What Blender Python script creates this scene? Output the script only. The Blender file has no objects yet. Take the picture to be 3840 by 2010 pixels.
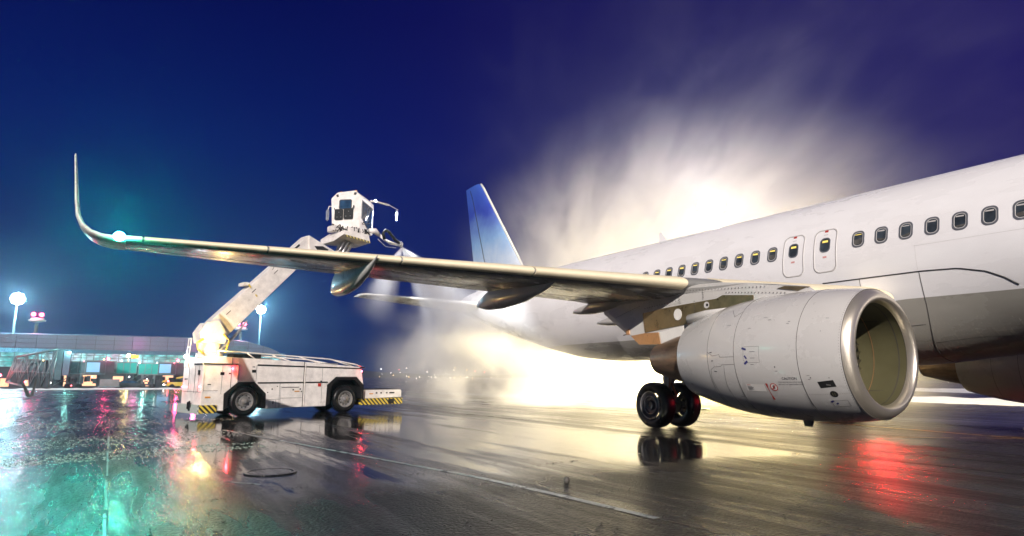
import bpy, bmesh, math, random
from mathutils import Vector, Matrix
random.seed(7)
SC = bpy.context.scene
COL = SC.collection
PI = math.pi
# ------------------------------------------------------------------ camera
cam = bpy.data.objects.new('camera', bpy.data.cameras.new('camera'))
COL.objects.link(cam)
YAW, PITCH, ROLL = math.radians(-31.51324545), math.radians(9.53471023), math.radians(0.26741185)
CP = Vector((5.15256416, 16.4017216, 1.30942025))
fw = Vector((math.cos(YAW)*math.cos(PITCH), math.sin(YAW)*math.cos(PITCH), math.sin(PITCH)))
r0 = fw.cross(Vector((0, 0, 1))).normalized(); u0 = r0.cross(fw)
rt = r0*math.cos(ROLL)+u0*math.sin(ROLL); up = rt.cross(fw)
cam.matrix_world = Matrix(((rt.x, up.x, -fw.x, CP.x), (rt.y, up.y, -fw.y, CP.y), (rt.z, up.z, -fw.z, CP.z), (0, 0, 0, 1)))
cam.data.sensor_width = 36; cam.data.sensor_fit = 'HORIZONTAL'; cam.data.lens = 0.6281806518*36
cam.data.clip_start = 0.1; cam.data.clip_end = 6000
SC.camera = cam
# ------------------------------------------------------------------ world: night sky
W = bpy.data.worlds.new('World'); SC.world = W; W.use_nodes = True
nt = W.node_tree; N = nt.nodes; L = nt.links; N.clear()
wo = N.new('ShaderNodeOutputWorld'); bg = N.new('ShaderNodeBackground'); L.new(bg.outputs[0], wo.inputs[0])
tc = N.new('ShaderNodeTexCoord'); sx = N.new('ShaderNodeSeparateXYZ'); L.new(tc.outputs['Generated'], sx.inputs[0])
el = N.new('ShaderNodeValToRGB'); L.new(sx.outputs[2], el.inputs[0])
e = el.color_ramp.elements
e[0].position = 0.0; e[0].color = (0.004, 0.030, 0.125, 1)
e[1].position = 1.0; e[1].color = (0.001, 0.002, 0.03, 1)
for p, c in ((0.12, (0.001, 0.014, 0.115, 1)), (0.32, (0.001, 0.008, 0.115, 1)), (0.5, (0.001, 0.003, 0.075, 1))):
    k = e.new(p); k.color = c
az = N.new('ShaderNodeMapRange'); L.new(sx.outputs[1], az.inputs[0])       # towards -y the city lights tint the sky violet
az.inputs[1].default_value = -0.2; az.inputs[2].default_value = -0.95; az.inputs[3].default_value = 0; az.inputs[4].default_value = 1
mx = N.new('ShaderNodeMixRGB'); L.new(az.outputs[0], mx.inputs[0]); L.new(el.outputs[0], mx.inputs[1]); mx.inputs[2].default_value = (0.010, 0.005, 0.105, 1)
L.new(mx.outputs[0], bg.inputs[0]); bg.inputs[1].default_value = 0.95
# ------------------------------------------------------------------ key light: the apron floodlighting behind the photographer
sd = bpy.data.lights.new('sun', 'SUN'); sd.energy = 5.0; sd.angle = math.radians(0.5); sd.color = (1.0, 0.905, 0.84)
sun = bpy.data.objects.new('sun', sd); COL.objects.link(sun)
TOL = Vector((-0.72, 0.56, 0.43)).normalized()
sun.rotation_euler = TOL.to_track_quat('Z', 'Y').to_euler()
SC.view_settings.view_transform = 'Standard'; SC.view_settings.look = 'None'; SC.view_settings.exposure = 0.12; SC.view_settings.gamma = 1
SC.view_settings.use_curve_mapping = False
cy = SC.cycles
cy.use_denoising = True; cy.max_bounces = 8; cy.volume_bounces = 3; cy.diffuse_bounces = 3; cy.glossy_bounces = 4; cy.transmission_bounces = 4
cy.sample_clamp_indirect = 8.0; cy.volume_step_rate = 1.0; cy.volume_max_steps = 128
cy.caustics_reflective = False; cy.caustics_refractive = False

def lamp(name, kind, loc, energy, color, size=0.1, aim=None, angle=None, blend=0.5):
    d = bpy.data.lights.new(name, kind); d.energy = energy; d.color = color
    if kind in ('POINT', 'SPOT'): d.shadow_soft_size = size
    if kind == 'SPOT': d.spot_size = math.radians(angle); d.spot_blend = blend
    o = bpy.data.objects.new(name, d); COL.objects.link(o); o.location = loc
    if aim is not None: o.rotation_euler = (Vector(loc)-Vector(aim)).to_track_quat('Z', 'Y').to_euler()
    return o

# ------------------------------------------------------------------ materials
def newmat(name):
    m = bpy.data.materials.new(name); m.use_nodes = True
    return m, m.node_tree.nodes, m.node_tree.links, m.node_tree.nodes['Principled BSDF']
def noise(N, L, scale, detail=5, rough=0.6, stretch=None, co='Object'):
    tc = N.new('ShaderNodeTexCoord'); n = N.new('ShaderNodeTexNoise'); n.inputs['Scale'].default_value = scale
    n.inputs['Detail'].default_value = detail; n.inputs['Roughness'].default_value = rough
    if stretch:
        mp = N.new('ShaderNodeMapping'); mp.inputs['Scale'].default_value = stretch[:3]
        if len(stretch) > 3: mp.inputs['Rotation'].default_value = (0, 0, stretch[3])
        L.new(tc.outputs[co], mp.inputs[0]); L.new(mp.outputs[0], n.inputs[0])
    else: L.new(tc.outputs[co], n.inputs[0])
    return n
def ramp(N, L, src, stops):
    r = N.new('ShaderNodeValToRGB'); L.new(src, r.inputs[0]); e = r.color_ramp.elements
    e[0].position, e[0].color = stops[0][0], (*stops[0][1], 1) if not isinstance(stops[0][1], float) else (*[stops[0][1]]*3, 1)
    e[1].position, e[1].color = stops[-1][0], (*stops[-1][1], 1) if not isinstance(stops[-1][1], float) else (*[stops[-1][1]]*3, 1)
    for p, c in stops[1:-1]:
        k = e.new(p); k.color = (*c, 1) if not isinstance(c, float) else (c, c, c, 1)
    return r
def mat(name, col, rough=0.4, metal=0.0, var=0.15, scale=3.0, bump=0.0, bscale=40, stretch=None, spec=0.5, coat=0.0, drough=0.1):
    m, N, L, b = newmat(name)
    n = noise(N, L, scale, 6, 0.65, stretch)
    c0 = tuple(c*(1-var) for c in col); c1 = tuple(min(1, c*(1+var*0.5)) for c in col)
    r = ramp(N, L, n.outputs[0], [(0.3, c0), (0.65, c1)]); L.new(r.outputs[0], b.inputs['Base Color'])
    rr_ = ramp(N, L, n.outputs[0], [(0.3, max(0.02, rough-drough)), (0.7, min(1.0, rough+drough))]); L.new(rr_.outputs[0], b.inputs['Roughness'])
    b.inputs['Metallic'].default_value = metal; b.inputs['Specular IOR Level'].default_value = spec
    b.inputs['Coat Weight'].default_value = coat; b.inputs['Coat Roughness'].default_value = 0.12
    if bump:
        nb = noise(N, L, bscale, 4, 0.6, stretch); bp = N.new('ShaderNodeBump'); bp.inputs['Strength'].default_value = bump; bp.inputs['Distance'].default_value = 0.01
        L.new(nb.outputs[0], bp.inputs['Height']); L.new(bp.outputs[0], b.inputs['Normal'])
    return m
def emis(name, col, strength):
    m, N, L, b = newmat(name)
    b.inputs['Base Color'].default_value = (*[min(1, c) for c in col], 1)
    b.inputs['Emission Color'].default_value = (*col, 1); b.inputs['Emission Strength'].default_value = strength
    return m
def glass_dark(name, col=(0.02, 0.03, 0.05), rough=0.06):
    m, N, L, b = newmat(name)
    n = noise(N, L, 2.3, 3); r = ramp(N, L, n.outputs[0], [(0.3, tuple(c*0.4 for c in col)), (0.7, tuple(c*1.8 for c in col))])
    L.new(r.outputs[0], b.inputs['Base Color']); b.inputs['Roughness'].default_value = rough
    return m
def stripes(name, c0, c1, period, dirv, rough=0.4):
    m, N, L, b = newmat(name)
    tc = N.new('ShaderNodeTexCoord'); d = N.new('ShaderNodeVectorMath'); d.operation = 'DOT_PRODUCT'
    L.new(tc.outputs['Object'], d.inputs[0]); d.inputs[1].default_value = dirv
    mm = N.new('ShaderNodeMath'); mm.operation = 'MULTIPLY'; L.new(d.outputs['Value'], mm.inputs[0]); mm.inputs[1].default_value = 1/period
    fr = N.new('ShaderNodeMath'); fr.operation = 'FRACT'; L.new(mm.outputs[0], fr.inputs[0])
    r = ramp(N, L, fr.outputs[0], [(0.49, c0), (0.51, c1)]); L.new(r.outputs[0], b.inputs['Base Color']); b.inputs['Roughness'].default_value = rough
    return m

M = {}
# airliner skin: white above the paint line, grey below it (a paint scheme in aircraft coordinates)
def skin():
    m, N, L, b = newmat('airliner_paint')
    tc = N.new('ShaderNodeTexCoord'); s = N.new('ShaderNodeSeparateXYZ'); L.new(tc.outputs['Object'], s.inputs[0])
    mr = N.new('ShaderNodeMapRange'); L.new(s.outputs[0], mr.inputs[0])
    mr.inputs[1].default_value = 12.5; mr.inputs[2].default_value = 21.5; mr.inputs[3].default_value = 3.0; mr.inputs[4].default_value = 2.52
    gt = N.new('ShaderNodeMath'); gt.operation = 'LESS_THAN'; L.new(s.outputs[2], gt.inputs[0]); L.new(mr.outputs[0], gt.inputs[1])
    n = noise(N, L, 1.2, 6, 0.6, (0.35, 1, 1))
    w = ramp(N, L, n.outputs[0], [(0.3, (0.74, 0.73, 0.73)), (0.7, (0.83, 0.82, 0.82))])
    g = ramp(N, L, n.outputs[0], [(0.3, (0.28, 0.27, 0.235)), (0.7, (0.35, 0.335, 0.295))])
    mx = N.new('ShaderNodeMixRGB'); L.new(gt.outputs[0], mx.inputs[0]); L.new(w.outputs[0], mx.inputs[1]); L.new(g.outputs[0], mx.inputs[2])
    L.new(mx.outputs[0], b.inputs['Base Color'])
    rr_ = ramp(N, L, n.outputs[0], [(0.3, 0.22), (0.7, 0.36)]); L.new(rr_.outputs[0], b.inputs['Roughness'])
    nb = noise(N, L, 0.9, 3, 0.5); bp = N.new('ShaderNodeBump'); bp.inputs['Strength'].default_value = 0.05; bp.inputs['Distance'].default_value = 0.03
    L.new(nb.outputs[0], bp.inputs['Height']); L.new(bp.outputs[0], b.inputs['Normal'])
    return m
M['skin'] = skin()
M['wing'] = mat('wing_grey', (0.17, 0.17, 0.16), 0.26, 0, 0.22, 2.0, 0.08, 8, (1, 0.4, 1), coat=0.15)
M['slat'] = mat('slat_bare_metal', (0.76, 0.67, 0.47), 0.5, 0.0, 0.06, 3, spec=.3)
M['winglet'] = mat('winglet_paint', (0.75, 0.74, 0.68), 0.3, 0, 0.05)
M['cowl'] = mat('cowl_paint', (0.54, 0.525, 0.50), 0.28, 0, 0.04, 0.9, 0.03, 4, coat=0.5, drough=.04)
M['lip'] = mat('polished_lip', (0.80, 0.73, 0.60), 0.30, 0.85, 0.03, 1.2, drough=.02)
M['duct'] = mat('inlet_lining', (0.13, 0.12, 0.06), 0.42, 0.2, 0.15, 2)
M['fan'] = mat('fan_blades', (0.18, 0.16, 0.12), 0.35, 0.7, 0.2)
M['nozzle'] = mat('scorched_nozzle', (0.30, 0.205, 0.135), 0.40, 0.7, 0.45, 2.2, stretch=(0.4, 4, 4))
M['heat'] = mat('heat_tinted_panel', (0.26, 0.20, 0.11), 0.34, 0.7, 0.3, 4)
M['copper'] = mat('copper_fairing', (0.52, 0.30, 0.15), 0.36, 0.6, 0.2, 4)
M['dark'] = mat('dark_seal', (0.02, 0.02, 0.02), 0.5, 0, 0.2)
M['line'] = mat('joint_line', (0.07, 0.065, 0.06), 0.6, 0, 0.2)
M['frame'] = mat('window_rim', (0.17, 0.18, 0.20), 0.35, 0.4, 0.1)
M['pane'] = glass_dark('window_glass', (0.035, 0.045, 0.055))
M['blind'] = emis('cabin_light_strip', (0.80, 0.62, 0.14), 0.55)
M['cabinshade'] = mat('cabin_interior_shade', (0.10, 0.095, 0.085), 0.2, 0, 0.6, 5)
M['outline'] = mat('door_outline', (0.52, 0.50, 0.48), 0.4, 0, 0.05)
M['red'] = mat('red_placard', (0.45, 0.03, 0.02), 0.4)
M['pink'] = mat('faded_red_print', (0.62, 0.30, 0.28), 0.5)
M['white'] = mat('white_placard', (0.72, 0.70, 0.66), 0.5, 0, 0.05)
M['ink'] = mat('printed_ink', (0.05, 0.05, 0.06), 0.5)
M['blue_ink'] = mat('printed_blue', (0.03, 0.03, 0.16), 0.5)
M['fluid'] = mat('fluid_streak', (0.40, 0.37, 0.29), 0.3)
M['fin'] = None
def finmat():
    m, N, L, b = newmat('fin_livery')
    tc = N.new('ShaderNodeTexCoord'); s = N.new('ShaderNodeSeparateXYZ'); L.new(tc.outputs['Object'], s.inputs[0])
    n = noise(N, L, 0.8, 9, 0.72)
    a = N.new('ShaderNodeMath'); a.operation = 'MULTIPLY_ADD'; L.new(n.outputs[0], a.inputs[0]); a.inputs[1].default_value = 3.0; L.new(s.outputs[2], a.inputs[2])
    mr = N.new('ShaderNodeMapRange'); L.new(a.outputs[0], mr.inputs[0]); mr.inputs[1].default_value = 8.0; mr.inputs[2].default_value = 13.0
    r = ramp(N, L, mr.outputs[0], [(0.0, (0.62, 0.68, 0.74)), (0.35, (0.22, 0.40, 0.66)), (0.72, (0.03, 0.06, 0.42)), (1.0, (0.05, 0.12, 0.50))])
    L.new(r.outputs[0], b.inputs['Base Color']); b.inputs['Roughness'].default_value = 0.3
    return m
M['fin'] = finmat()
M['rubber'] = mat('tyre_rubber', (0.008, 0.008, 0.009), 0.34, 0, 0.3, 6, 0.15, 60, spec=.3)
M['gear'] = mat('landing_gear_paint', (0.22, 0.22, 0.23), 0.35, 0.3, 0.2)
M['hub'] = mat('wheel_hub', (0.10, 0.10, 0.11), 0.35, 0.6, 0.3)
M['truck'] = mat('truck_white_paint', (0.74, 0.70, 0.66), 0.36, 0, 0.22, 3.5, 0.05, 8)
M['truckd'] = mat('truck_underframe', (0.010, 0.010, 0.011), 0.5, 0.1, 0.3, spec=.25)
M['steel'] = mat('bare_steel', (0.42, 0.42, 0.42), 0.35, 0.8, 0.25, 8)
M['rim'] = mat('steel_rim', (0.30, 0.29, 0.28), 0.35, 0.5, 0.25, 8)
M['hazard'] = stripes('hazard_stripes', (0.02, 0.02, 0.02), (0.62, 0.47, 0.06), 0.115, (0.7, 0.0, 0.7))
M['hazard_end'] = stripes('hazard_stripes_reflective', (0.22, 0.26, 0.24), (0.55, 0.60, 0.55), 0.07, (0, 0.75, 0.5))
M['hazard_small'] = stripes('hazard_edge', (0.02, 0.02, 0.02), (0.62, 0.52, 0.16), 0.12, (0.9, 0, 0.4))
M['amber'] = mat('amber_marker', (0.62, 0.28, 0.03), 0.3)
M['cabglass'] = glass_dark('cab_glass', (0.02, 0.05, 0.10), 0.04)
M['hose'] = mat('black_hose', (0.012, 0.014, 0.015), 0.5, 0, 0.2, 8, spec=.25)
M['yellow'] = mat('yellow_valve', (0.55, 0.42, 0.06), 0.4)
M['mirror'] = mat('mirror_shell', (0.65, 0.68, 0.72), 0.15, 0.7)
M['wall'] = mat('terminal_cladding', (0.105, 0.13, 0.19), 0.5, 0.1, 0.12, 0.2)
M['canopy'] = mat('canopy_ribbed', (0.08, 0.17, 0.22), 0.4, 0.3, 0.15, 1)
M['concrete'] = mat('concrete', (0.22, 0.22, 0.23), 0.7, 0, 0.25, 0.6)
M['metalgrey'] = mat('galvanised_steel', (0.20, 0.25, 0.27), 0.4, 0.4, 0.2, 2)
M['bridge'] = mat('bridge_cladding', (0.08, 0.13, 0.16), 0.4, 0.2, 0.25, 1.2)
M['bridged'] = mat('bridge_dark', (0.035, 0.045, 0.055), 0.5, 0.2, 0.3, 1)
M['mast'] = mat('mast_steel', (0.13, 0.17, 0.18), 0.45, 0.3, 0.1)
M['snow'] = mat('packed_snow', (0.80, 0.80, 0.82), 0.6, 0, 0.12, 1.5, 0.6, 4)
M['iron'] = mat('cast_iron', (0.04, 0.038, 0.036), 0.35, 0.6, 0.4, 12)
M['stone'] = mat('stone', (0.08, 0.07, 0.06), 0.6, 0, 0.4, 20)
M['slush'] = mat('dirty_slush', (0.035, 0.033, 0.03), 0.4, 0, 0.5, 3, 0.3, 30)
def lit_glass():
    m, N, L, b = newmat('lit_terminal_glazing')
    tc = N.new('ShaderNodeTexCoord'); mp = N.new('ShaderNodeMapping'); mp.inputs['Scale'].default_value = (1, 0.55, 1.3); L.new(tc.outputs['Object'], mp.inputs[0])
    br = N.new('ShaderNodeTexVoronoi'); br.inputs['Scale'].default_value = 1.6; br.distance = 'CHEBYCHEV'; L.new(mp.outputs[0], br.inputs[0])
    n = noise(N, L, 0.16, 3, 0.5); 
    r = ramp(N, L, n.outputs[0], [(0.34, (0.08, 0.45, 0.42)), (0.5, (0.45, 0.9, 0.95)), (0.66, (1.0, 0.62, 0.85))])
    r2 = ramp(N, L, br.outputs['Distance'], [(0.12, 1.0), (0.75, 0.22)])
    mu = N.new('ShaderNodeMixRGB'); mu.blend_type = 'MULTIPLY'; mu.inputs[0].default_value = 1; L.new(r.outputs[0], mu.inputs[1]); L.new(r2.outputs[0], mu.inputs[2])
    b.inputs['Base Color'].default_value = (0.03, 0.05, 0.06, 1); b.inputs['Roughness'].default_value = 0.1
    L.new(mu.outputs[0], b.inputs['Emission Color']); b.inputs['Emission Strength'].default_value = 1.25
    return m
M['litglass'] = lit_glass()
M['bridgeglass'] = emis('lit_bridge_glass', (0.01, 0.22, 0.20), 0.5)
M['cabinglass'] = emis('lit_cabin_glass', (0.16, 0.38, 0.60), 0.42)
M['L_cool'] = emis('cool_floodlamp', (0.75, 0.95, 1.0), 22)
M['L_red'] = emis('red_lamp', (1.0, 0.06, 0.12), 25)
M['L_warm'] = emis('warm_lamp', (1.0, 0.72, 0.25), 25)
M['L_green'] = emis('green_lamp', (0.05, 1.0, 0.72), 120)
M['L_white'] = emis('white_lamp', (1.0, 0.96, 0.95), 60)

def apron():
    m, N, L, b = newmat('wet_asphalt')
    ST = -1.344                                     # the lane the vehicles drive along
    # large puddles / damp film, streaked along the lane
    big = noise(N, L, 0.16, 4, 0.55, (0.5, 1.4, 1, -ST))
    mid = noise(N, L, 0.75, 6, 0.68, (0.22, 2.2, 1, -ST))
    fine = noise(N, L, 38, 5, 0.7)
    grit = noise(N, L, 160, 2, 0.5)
    rip = noise(N, L, 2.6, 5, 0.7, (0.35, 1.6, 1, -ST))
    ad = N.new('ShaderNodeMath'); ad.operation = 'MULTIPLY_ADD'; L.new(mid.outputs[0], ad.inputs[0]); ad.inputs[1].default_value = 0.55; 
    bs = N.new('ShaderNodeMath'); bs.operation = 'MULTIPLY'; L.new(big.outputs[0], bs.inputs[0]); bs.inputs[1].default_value = 0.45; L.new(bs.outputs[0], ad.inputs[2])
    gt = N.new('ShaderNodeTexCoord'); gs = N.new('ShaderNodeSeparateXYZ'); L.new(gt.outputs['Object'], gs.inputs[0])
    def edge(out, a, b, amt):                       # the slab drains: damp grit along the higher edges, water in the middle
        r = N.new('ShaderNodeMapRange'); r.interpolation_type = 'SMOOTHSTEP'; L.new(out, r.inputs[0])
        r.inputs[1].default_value = a; r.inputs[2].default_value = b; r.inputs[3].default_value = 0; r.inputs[4].default_value = amt; return r.outputs[0]
    e1 = edge(gs.outputs[1], 14.7, 16.0, .17); e4 = edge(gs.outputs[1], 7.6, 5.2, .13); e2 = edge(gs.outputs[0], 13.3, 11.6, .20); e3 = edge(gs.outputs[0], 22, 30, .0)
    s1 = N.new('ShaderNodeMath'); s1.operation = 'MAXIMUM'; L.new(e1, s1.inputs[0]); L.new(e2, s1.inputs[1])
    s2 = N.new('ShaderNodeMath'); s2.operation = 'MAXIMUM'; L.new(s1.outputs[0], s2.inputs[0]); L.new(e4, s2.inputs[1])
    s3 = N.new('ShaderNodeMath'); s3.operation = 'ADD'; L.new(s2.outputs[0], s3.inputs[0]); L.new(ad.outputs[0], s3.inputs[1])
    wet = ramp(N, L, s3.outputs[0], [(0.51, 0.0), (0.74, 1.0)])        # 0 standing water, 1 damp grit
    col = ramp(N, L, fine.outputs[0], [(0.3, (0.006, 0.006, 0.007)), (0.7, (0.026, 0.025, 0.025))])
    L.new(col.outputs[0], b.inputs['Base Color'])
    ro = N.new('ShaderNodeMapRange'); L.new(wet.outputs[0], ro.inputs[0]); ro.inputs[3].default_value = 0.075; ro.inputs[4].default_value = 0.33
    L.new(ro.outputs[0], b.inputs['Roughness']); b.inputs['IOR'].default_value = 1.45
    h1 = N.new('ShaderNodeMath'); h1.operation = 'MULTIPLY'; L.new(fine.outputs[0], h1.inputs[0]); L.new(wet.outputs[0], h1.inputs[1])
    h2 = N.new('ShaderNodeMath'); h2.operation = 'MULTIPLY_ADD'; L.new(rip.outputs[0], h2.inputs[0]); h2.inputs[1].default_value = 0.10; L.new(h1.outputs[0], h2.inputs[2])
    bp = N.new('ShaderNodeBump'); bp.inputs['Strength'].default_value = 0.6; bp.inputs['Distance'].default_value = 0.018
    L.new(h2.outputs[0], bp.inputs['Height'])
    vo = N.new('ShaderNodeTexVoronoi'); vo.inputs['Scale'].default_value = 30; vtc = N.new('ShaderNodeTexCoord'); L.new(vtc.outputs['Object'], vo.inputs[0])
    gv = N.new('ShaderNodeMath'); gv.operation = 'MULTIPLY'; L.new(vo.outputs['Distance'], gv.inputs[0]); L.new(wet.outputs[0], gv.inputs[1])
    bp2 = N.new('ShaderNodeBump'); bp2.invert = True; bp2.inputs['Strength'].default_value = 0.8; bp2.inputs['Distance'].default_value = 0.016
    L.new(gv.outputs[0], bp2.inputs['Height']); L.new(bp.outputs[0], bp2.inputs['Normal']); L.new(bp2.outputs[0], b.inputs['Normal'])
    sl_ = N.new('ShaderNodeMapRange'); L.new(wet.outputs[0], sl_.inputs[0]); sl_.inputs[3].default_value = 0.85; sl_.inputs[4].default_value = 0.11
    L.new(sl_.outputs[0], b.inputs['Specular IOR Level'])
    return m
M['apron'] = apron()

# ------------------------------------------------------------------ mesh helpers
class MB:
    def __init__(s): s.v = []; s.f = []
    def add(s, vs, fs):
        o = len(s.v); s.v += [tuple(p) for p in vs]; s.f += [tuple(i+o for i in f) for f in fs]; return s
    def box(s, a, b):
        x0, y0, z0 = [min(p, q) for p, q in zip(a, b)]; x1, y1, z1 = [max(p, q) for p, q in zip(a, b)]
        return s.add([(x0,y0,z0),(x1,y0,z0),(x1,y1,z0),(x0,y1,z0),(x0,y0,z1),(x1,y0,z1),(x1,y1,z1),(x0,y1,z1)],
                     [(0,3,2,1),(4,5,6,7),(0,1,5,4),(1,2,6,5),(2,3,7,6),(3,0,4,7)])
    def prism(s, poly, ext):       # poly: list of 3D points, ext: vector
        n = len(poly); e = Vector(ext); P = [Vector(p) for p in poly]
        return s.add(P+[p+e for p in P], [tuple(range(n))[::-1], tuple(range(n, 2*n))]+[(i, (i+1) % n, n+(i+1) % n, n+i) for i in range(n)])
    def tube(s, path, r, n=8, cap=True):
        P = [Vector(p) for p in path]; R_ = r if isinstance(r, (list, tuple)) else [r]*len(P); rings = []
        prev = None
        for i, p in enumerate(P):
            t = (P[min(i+1, len(P)-1)]-P[max(i-1, 0)])
            t = t.normalized() if t.length > 1e-9 else Vector((0, 0, 1))
            if prev is None:
                a = Vector((0, 0, 1)) if abs(t.z) < 0.9 else Vector((1, 0, 0))
            else: a = prev
            x = (a-t*a.dot(t)).normalized(); prev = x; y = t.cross(x)
            rings.append([p+(x*math.cos(q*2*PI/n)+y*math.sin(q*2*PI/n))*R_[i] for q in range(n)])
        return s.loft(rings, closed=True, cap=cap)
    def loft(s, rings, closed=True, cap=False):
        n = len(rings[0]); o = len(s.v)
        for rg in rings: s.v += [tuple(p) for p in rg]
        m = n if closed else n-1
        for i in range(len(rings)-1):
            for j in range(m):
                k = (j+1) % n
                s.f.append((o+i*n+j, o+i*n+k, o+(i+1)*n+k, o+(i+1)*n+j))
        if cap:
            s.f.append(tuple(o+j for j in range(n))[::-1]); s.f.append(tuple(o+(len(rings)-1)*n+j for j in range(n)))
        return s
    def lathe(s, prof, origin, axis, n=48, cap=False):     # prof: (along axis, radius)
        ax = Vector(axis).normalized(); a = Vector((0, 0, 1)) if abs(ax.z) < 0.9 else Vector((1, 0, 0))
        x = ax.cross(a).normalized(); y = ax.cross(x); o = Vector(origin)
        return s.loft([[o+ax*d+(x*math.cos(q*2*PI/n)+y*math.sin(q*2*PI/n))*r for q in range(n)] for d, r in prof], True, cap)
    def ball(s, c, r, nu=10, nv=6, sc=(1, 1, 1)):
        rings = []
        for i in range(nv+1):
            a = PI*i/nv; rr = max(math.sin(a), 1e-3)
            rings.append([(c[0]+r*sc[0]*rr*math.cos(2*PI*j/nu), c[1]+r*sc[1]*rr*math.sin(2*PI*j/nu), c[2]-r*sc[2]*math.cos(a)) for j in range(nu)])
        return s.loft(rings)
    def build(s, name, m, parent=None, smooth=None, bevel=0.0):
        me = bpy.data.meshes.new(name); me.from_pydata(s.v, [], s.f); me.update()
        bm = bmesh.new(); bm.from_mesh(me); bmesh.ops.recalc_face_normals(bm, faces=bm.faces)
        if bevel: bmesh.ops.bevel(bm, geom=[ed for ed in bm.edges if len(ed.link_faces) == 2 and ed.calc_face_angle(0) > 0.5], offset=bevel, segments=2, affect='EDGES', clamp_overlap=True)
        bm.to_mesh(me); bm.free()
        me.materials.append(m)
        if smooth:
            me.polygons.foreach_set('use_smooth', [True]*len(me.polygons))
            if smooth is not True: me.set_sharp_from_angle(angle=math.radians(smooth))
        o = bpy.data.objects.new(name, me); COL.objects.link(o)
        if parent is not None: o.parent = parent
        return o
def tag(o, label=None, cat=None, group=None, kind=None):
    if label: o['label'] = label
    if cat: o['category'] = cat
    if group: o['group'] = group
    if kind: o['kind'] = kind
    return o
def empty(name, loc=(0, 0, 0), rz=0.0, parent=None):
    o = bpy.data.objects.new(name, None); COL.objects.link(o); o.location = loc; o.rotation_euler = (0, 0, rz); o.empty_display_size = 0.2
    if parent is not None: o.parent = parent
    return o
def copy_tree(o, parent=None):
    c = o.copy(); COL.objects.link(c)
    if parent is not None: c.parent = parent
    for ch in list(o.children): copy_tree(ch, c)
    return c
def lerp_tab(tab, x):
    if x <= tab[0][0]: return list(tab[0][1:])
    for a, b in zip(tab, tab[1:]):
        if x <= b[0]:
            t = (x-a[0])/(b[0]-a[0]); return [p+(q-p)*t for p, q in zip(a[1:], b[1:])]
    return list(tab[-1][1:])
def smooth_tab(tab, x, h=0.6):
    S = [lerp_tab(tab, x+d*h) for d in (-1, -0.5, 0, 0.5, 1)]; w = (1, 2, 3, 2, 1)
    return [sum(s[i]*k for s, k in zip(S, w))/9 for i in range(len(S[0]))]
def sstep(a, b, x):
    t = max(0.0, min(1.0, (x-a)/(b-a))); return t*t*(3-2*t)

# ------------------------------------------------------------------ ground
GC = (5.15, 16.4)
def gz(x, y):
    d = math.hypot(x-GC[0], y-GC[1])
    return -1.45*sstep(35, 165, d)*1.0
def build_ground():
    radii = [0, 2, 4, 6, 8, 11, 15, 20, 26, 32, 38, 44, 52, 60, 70, 80, 92, 105, 120, 135, 150, 165, 200, 300, 500, 900, 1800, 3500]
    n = 96; rings = []
    for r in radii:
        rr_ = max(r, 0.01); rings.append([(GC[0]+rr_*math.cos(2*PI*j/n), GC[1]+rr_*math.sin(2*PI*j/n), gz(GC[0]+rr_, GC[1])) for j in range(n)])
    o = MB().loft(rings).build('apron', M['apron'], smooth=True); tag(o, kind='structure')
build_ground()
def hills():
    rings = []; n = 160; rnd = random.Random(3)
    hs = [9+7*math.sin(j*0.21)+4*math.sin(j*0.53+1)+rnd.uniform(-1, 1) for j in range(n)]
    for r, k in ((900, 0), (960, 0.75), (1050, 1.0), (1300, 0.2), (1400, 0)):
        rings.append([(GC[0]+r*math.cos(2*PI*j/n), GC[1]+r*math.sin(2*PI*j/n), -1.6+max(2, hs[j])*k) for j in range(n)])
    o = MB().loft(rings).build('hills', mat('dark_hillside', (0.02, 0.025, 0.03), 0.9, 0, 0.3, 0.02), smooth=True); tag(o, kind='structure')
hills()

# ------------------------------------------------------------------ airliner  (x aft, y starboard, z up, metres)
AIR = empty('airliner', (17.7, 0, 0)); AIR.location = (0, 0, 0)
tag(AIR, 'white twin engined passenger jet being de-iced on the wet apron', 'airliner')
FT = [(0,3.34,3.24,.05),(.25,3.72,2.92,.45),(.6,4.02,2.72,.78),(1.4,4.55,2.40,1.22),(2.6,5.28,2.10,1.6),(4,5.80,1.95,1.85),(5.5,5.99,1.89,1.95),(6.5,6.02,1.88,1.975),
      (24,6.02,1.88,1.975),(26,6.02,2.04,1.955),(28,6.01,2.42,1.86),(30,5.99,2.88,1.69),(32,5.95,3.38,1.42),(34,5.86,3.9,1.06),(36,5.68,4.45,.64),(37.2,5.48,4.8,.32),(37.57,5.3,4.95,.1)]
def fsec(u):
    t, b, w = smooth_tab(FT, u, 0.5) if 7 < u < 36.5 else lerp_tab(FT, u)
    return (t+b)/2, (t-b)/2, w
def fus(u, th, off=0.0):
    zc, a, w = fsec(u); n = Vector((0, math.cos(th)/w, math.sin(th)/a)).normalized()
    return Vector((u, w*math.cos(th), zc+a*math.sin(th)))+n*off
us = [0, .1, .25, .4, .6, 1, 1.4, 2, 2.6, 3.3, 4, 4.7, 5.5, 6.2]+[7+.6*i for i in range(50)]+[36.6, 37, 37.3, 37.57]
mb = MB().loft([[fus(u, 2*PI*j/72) for j in range(72)] for u in us], True, True)
FUS = mb.build('fuselage', M['skin'], AIR, 60)
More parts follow.
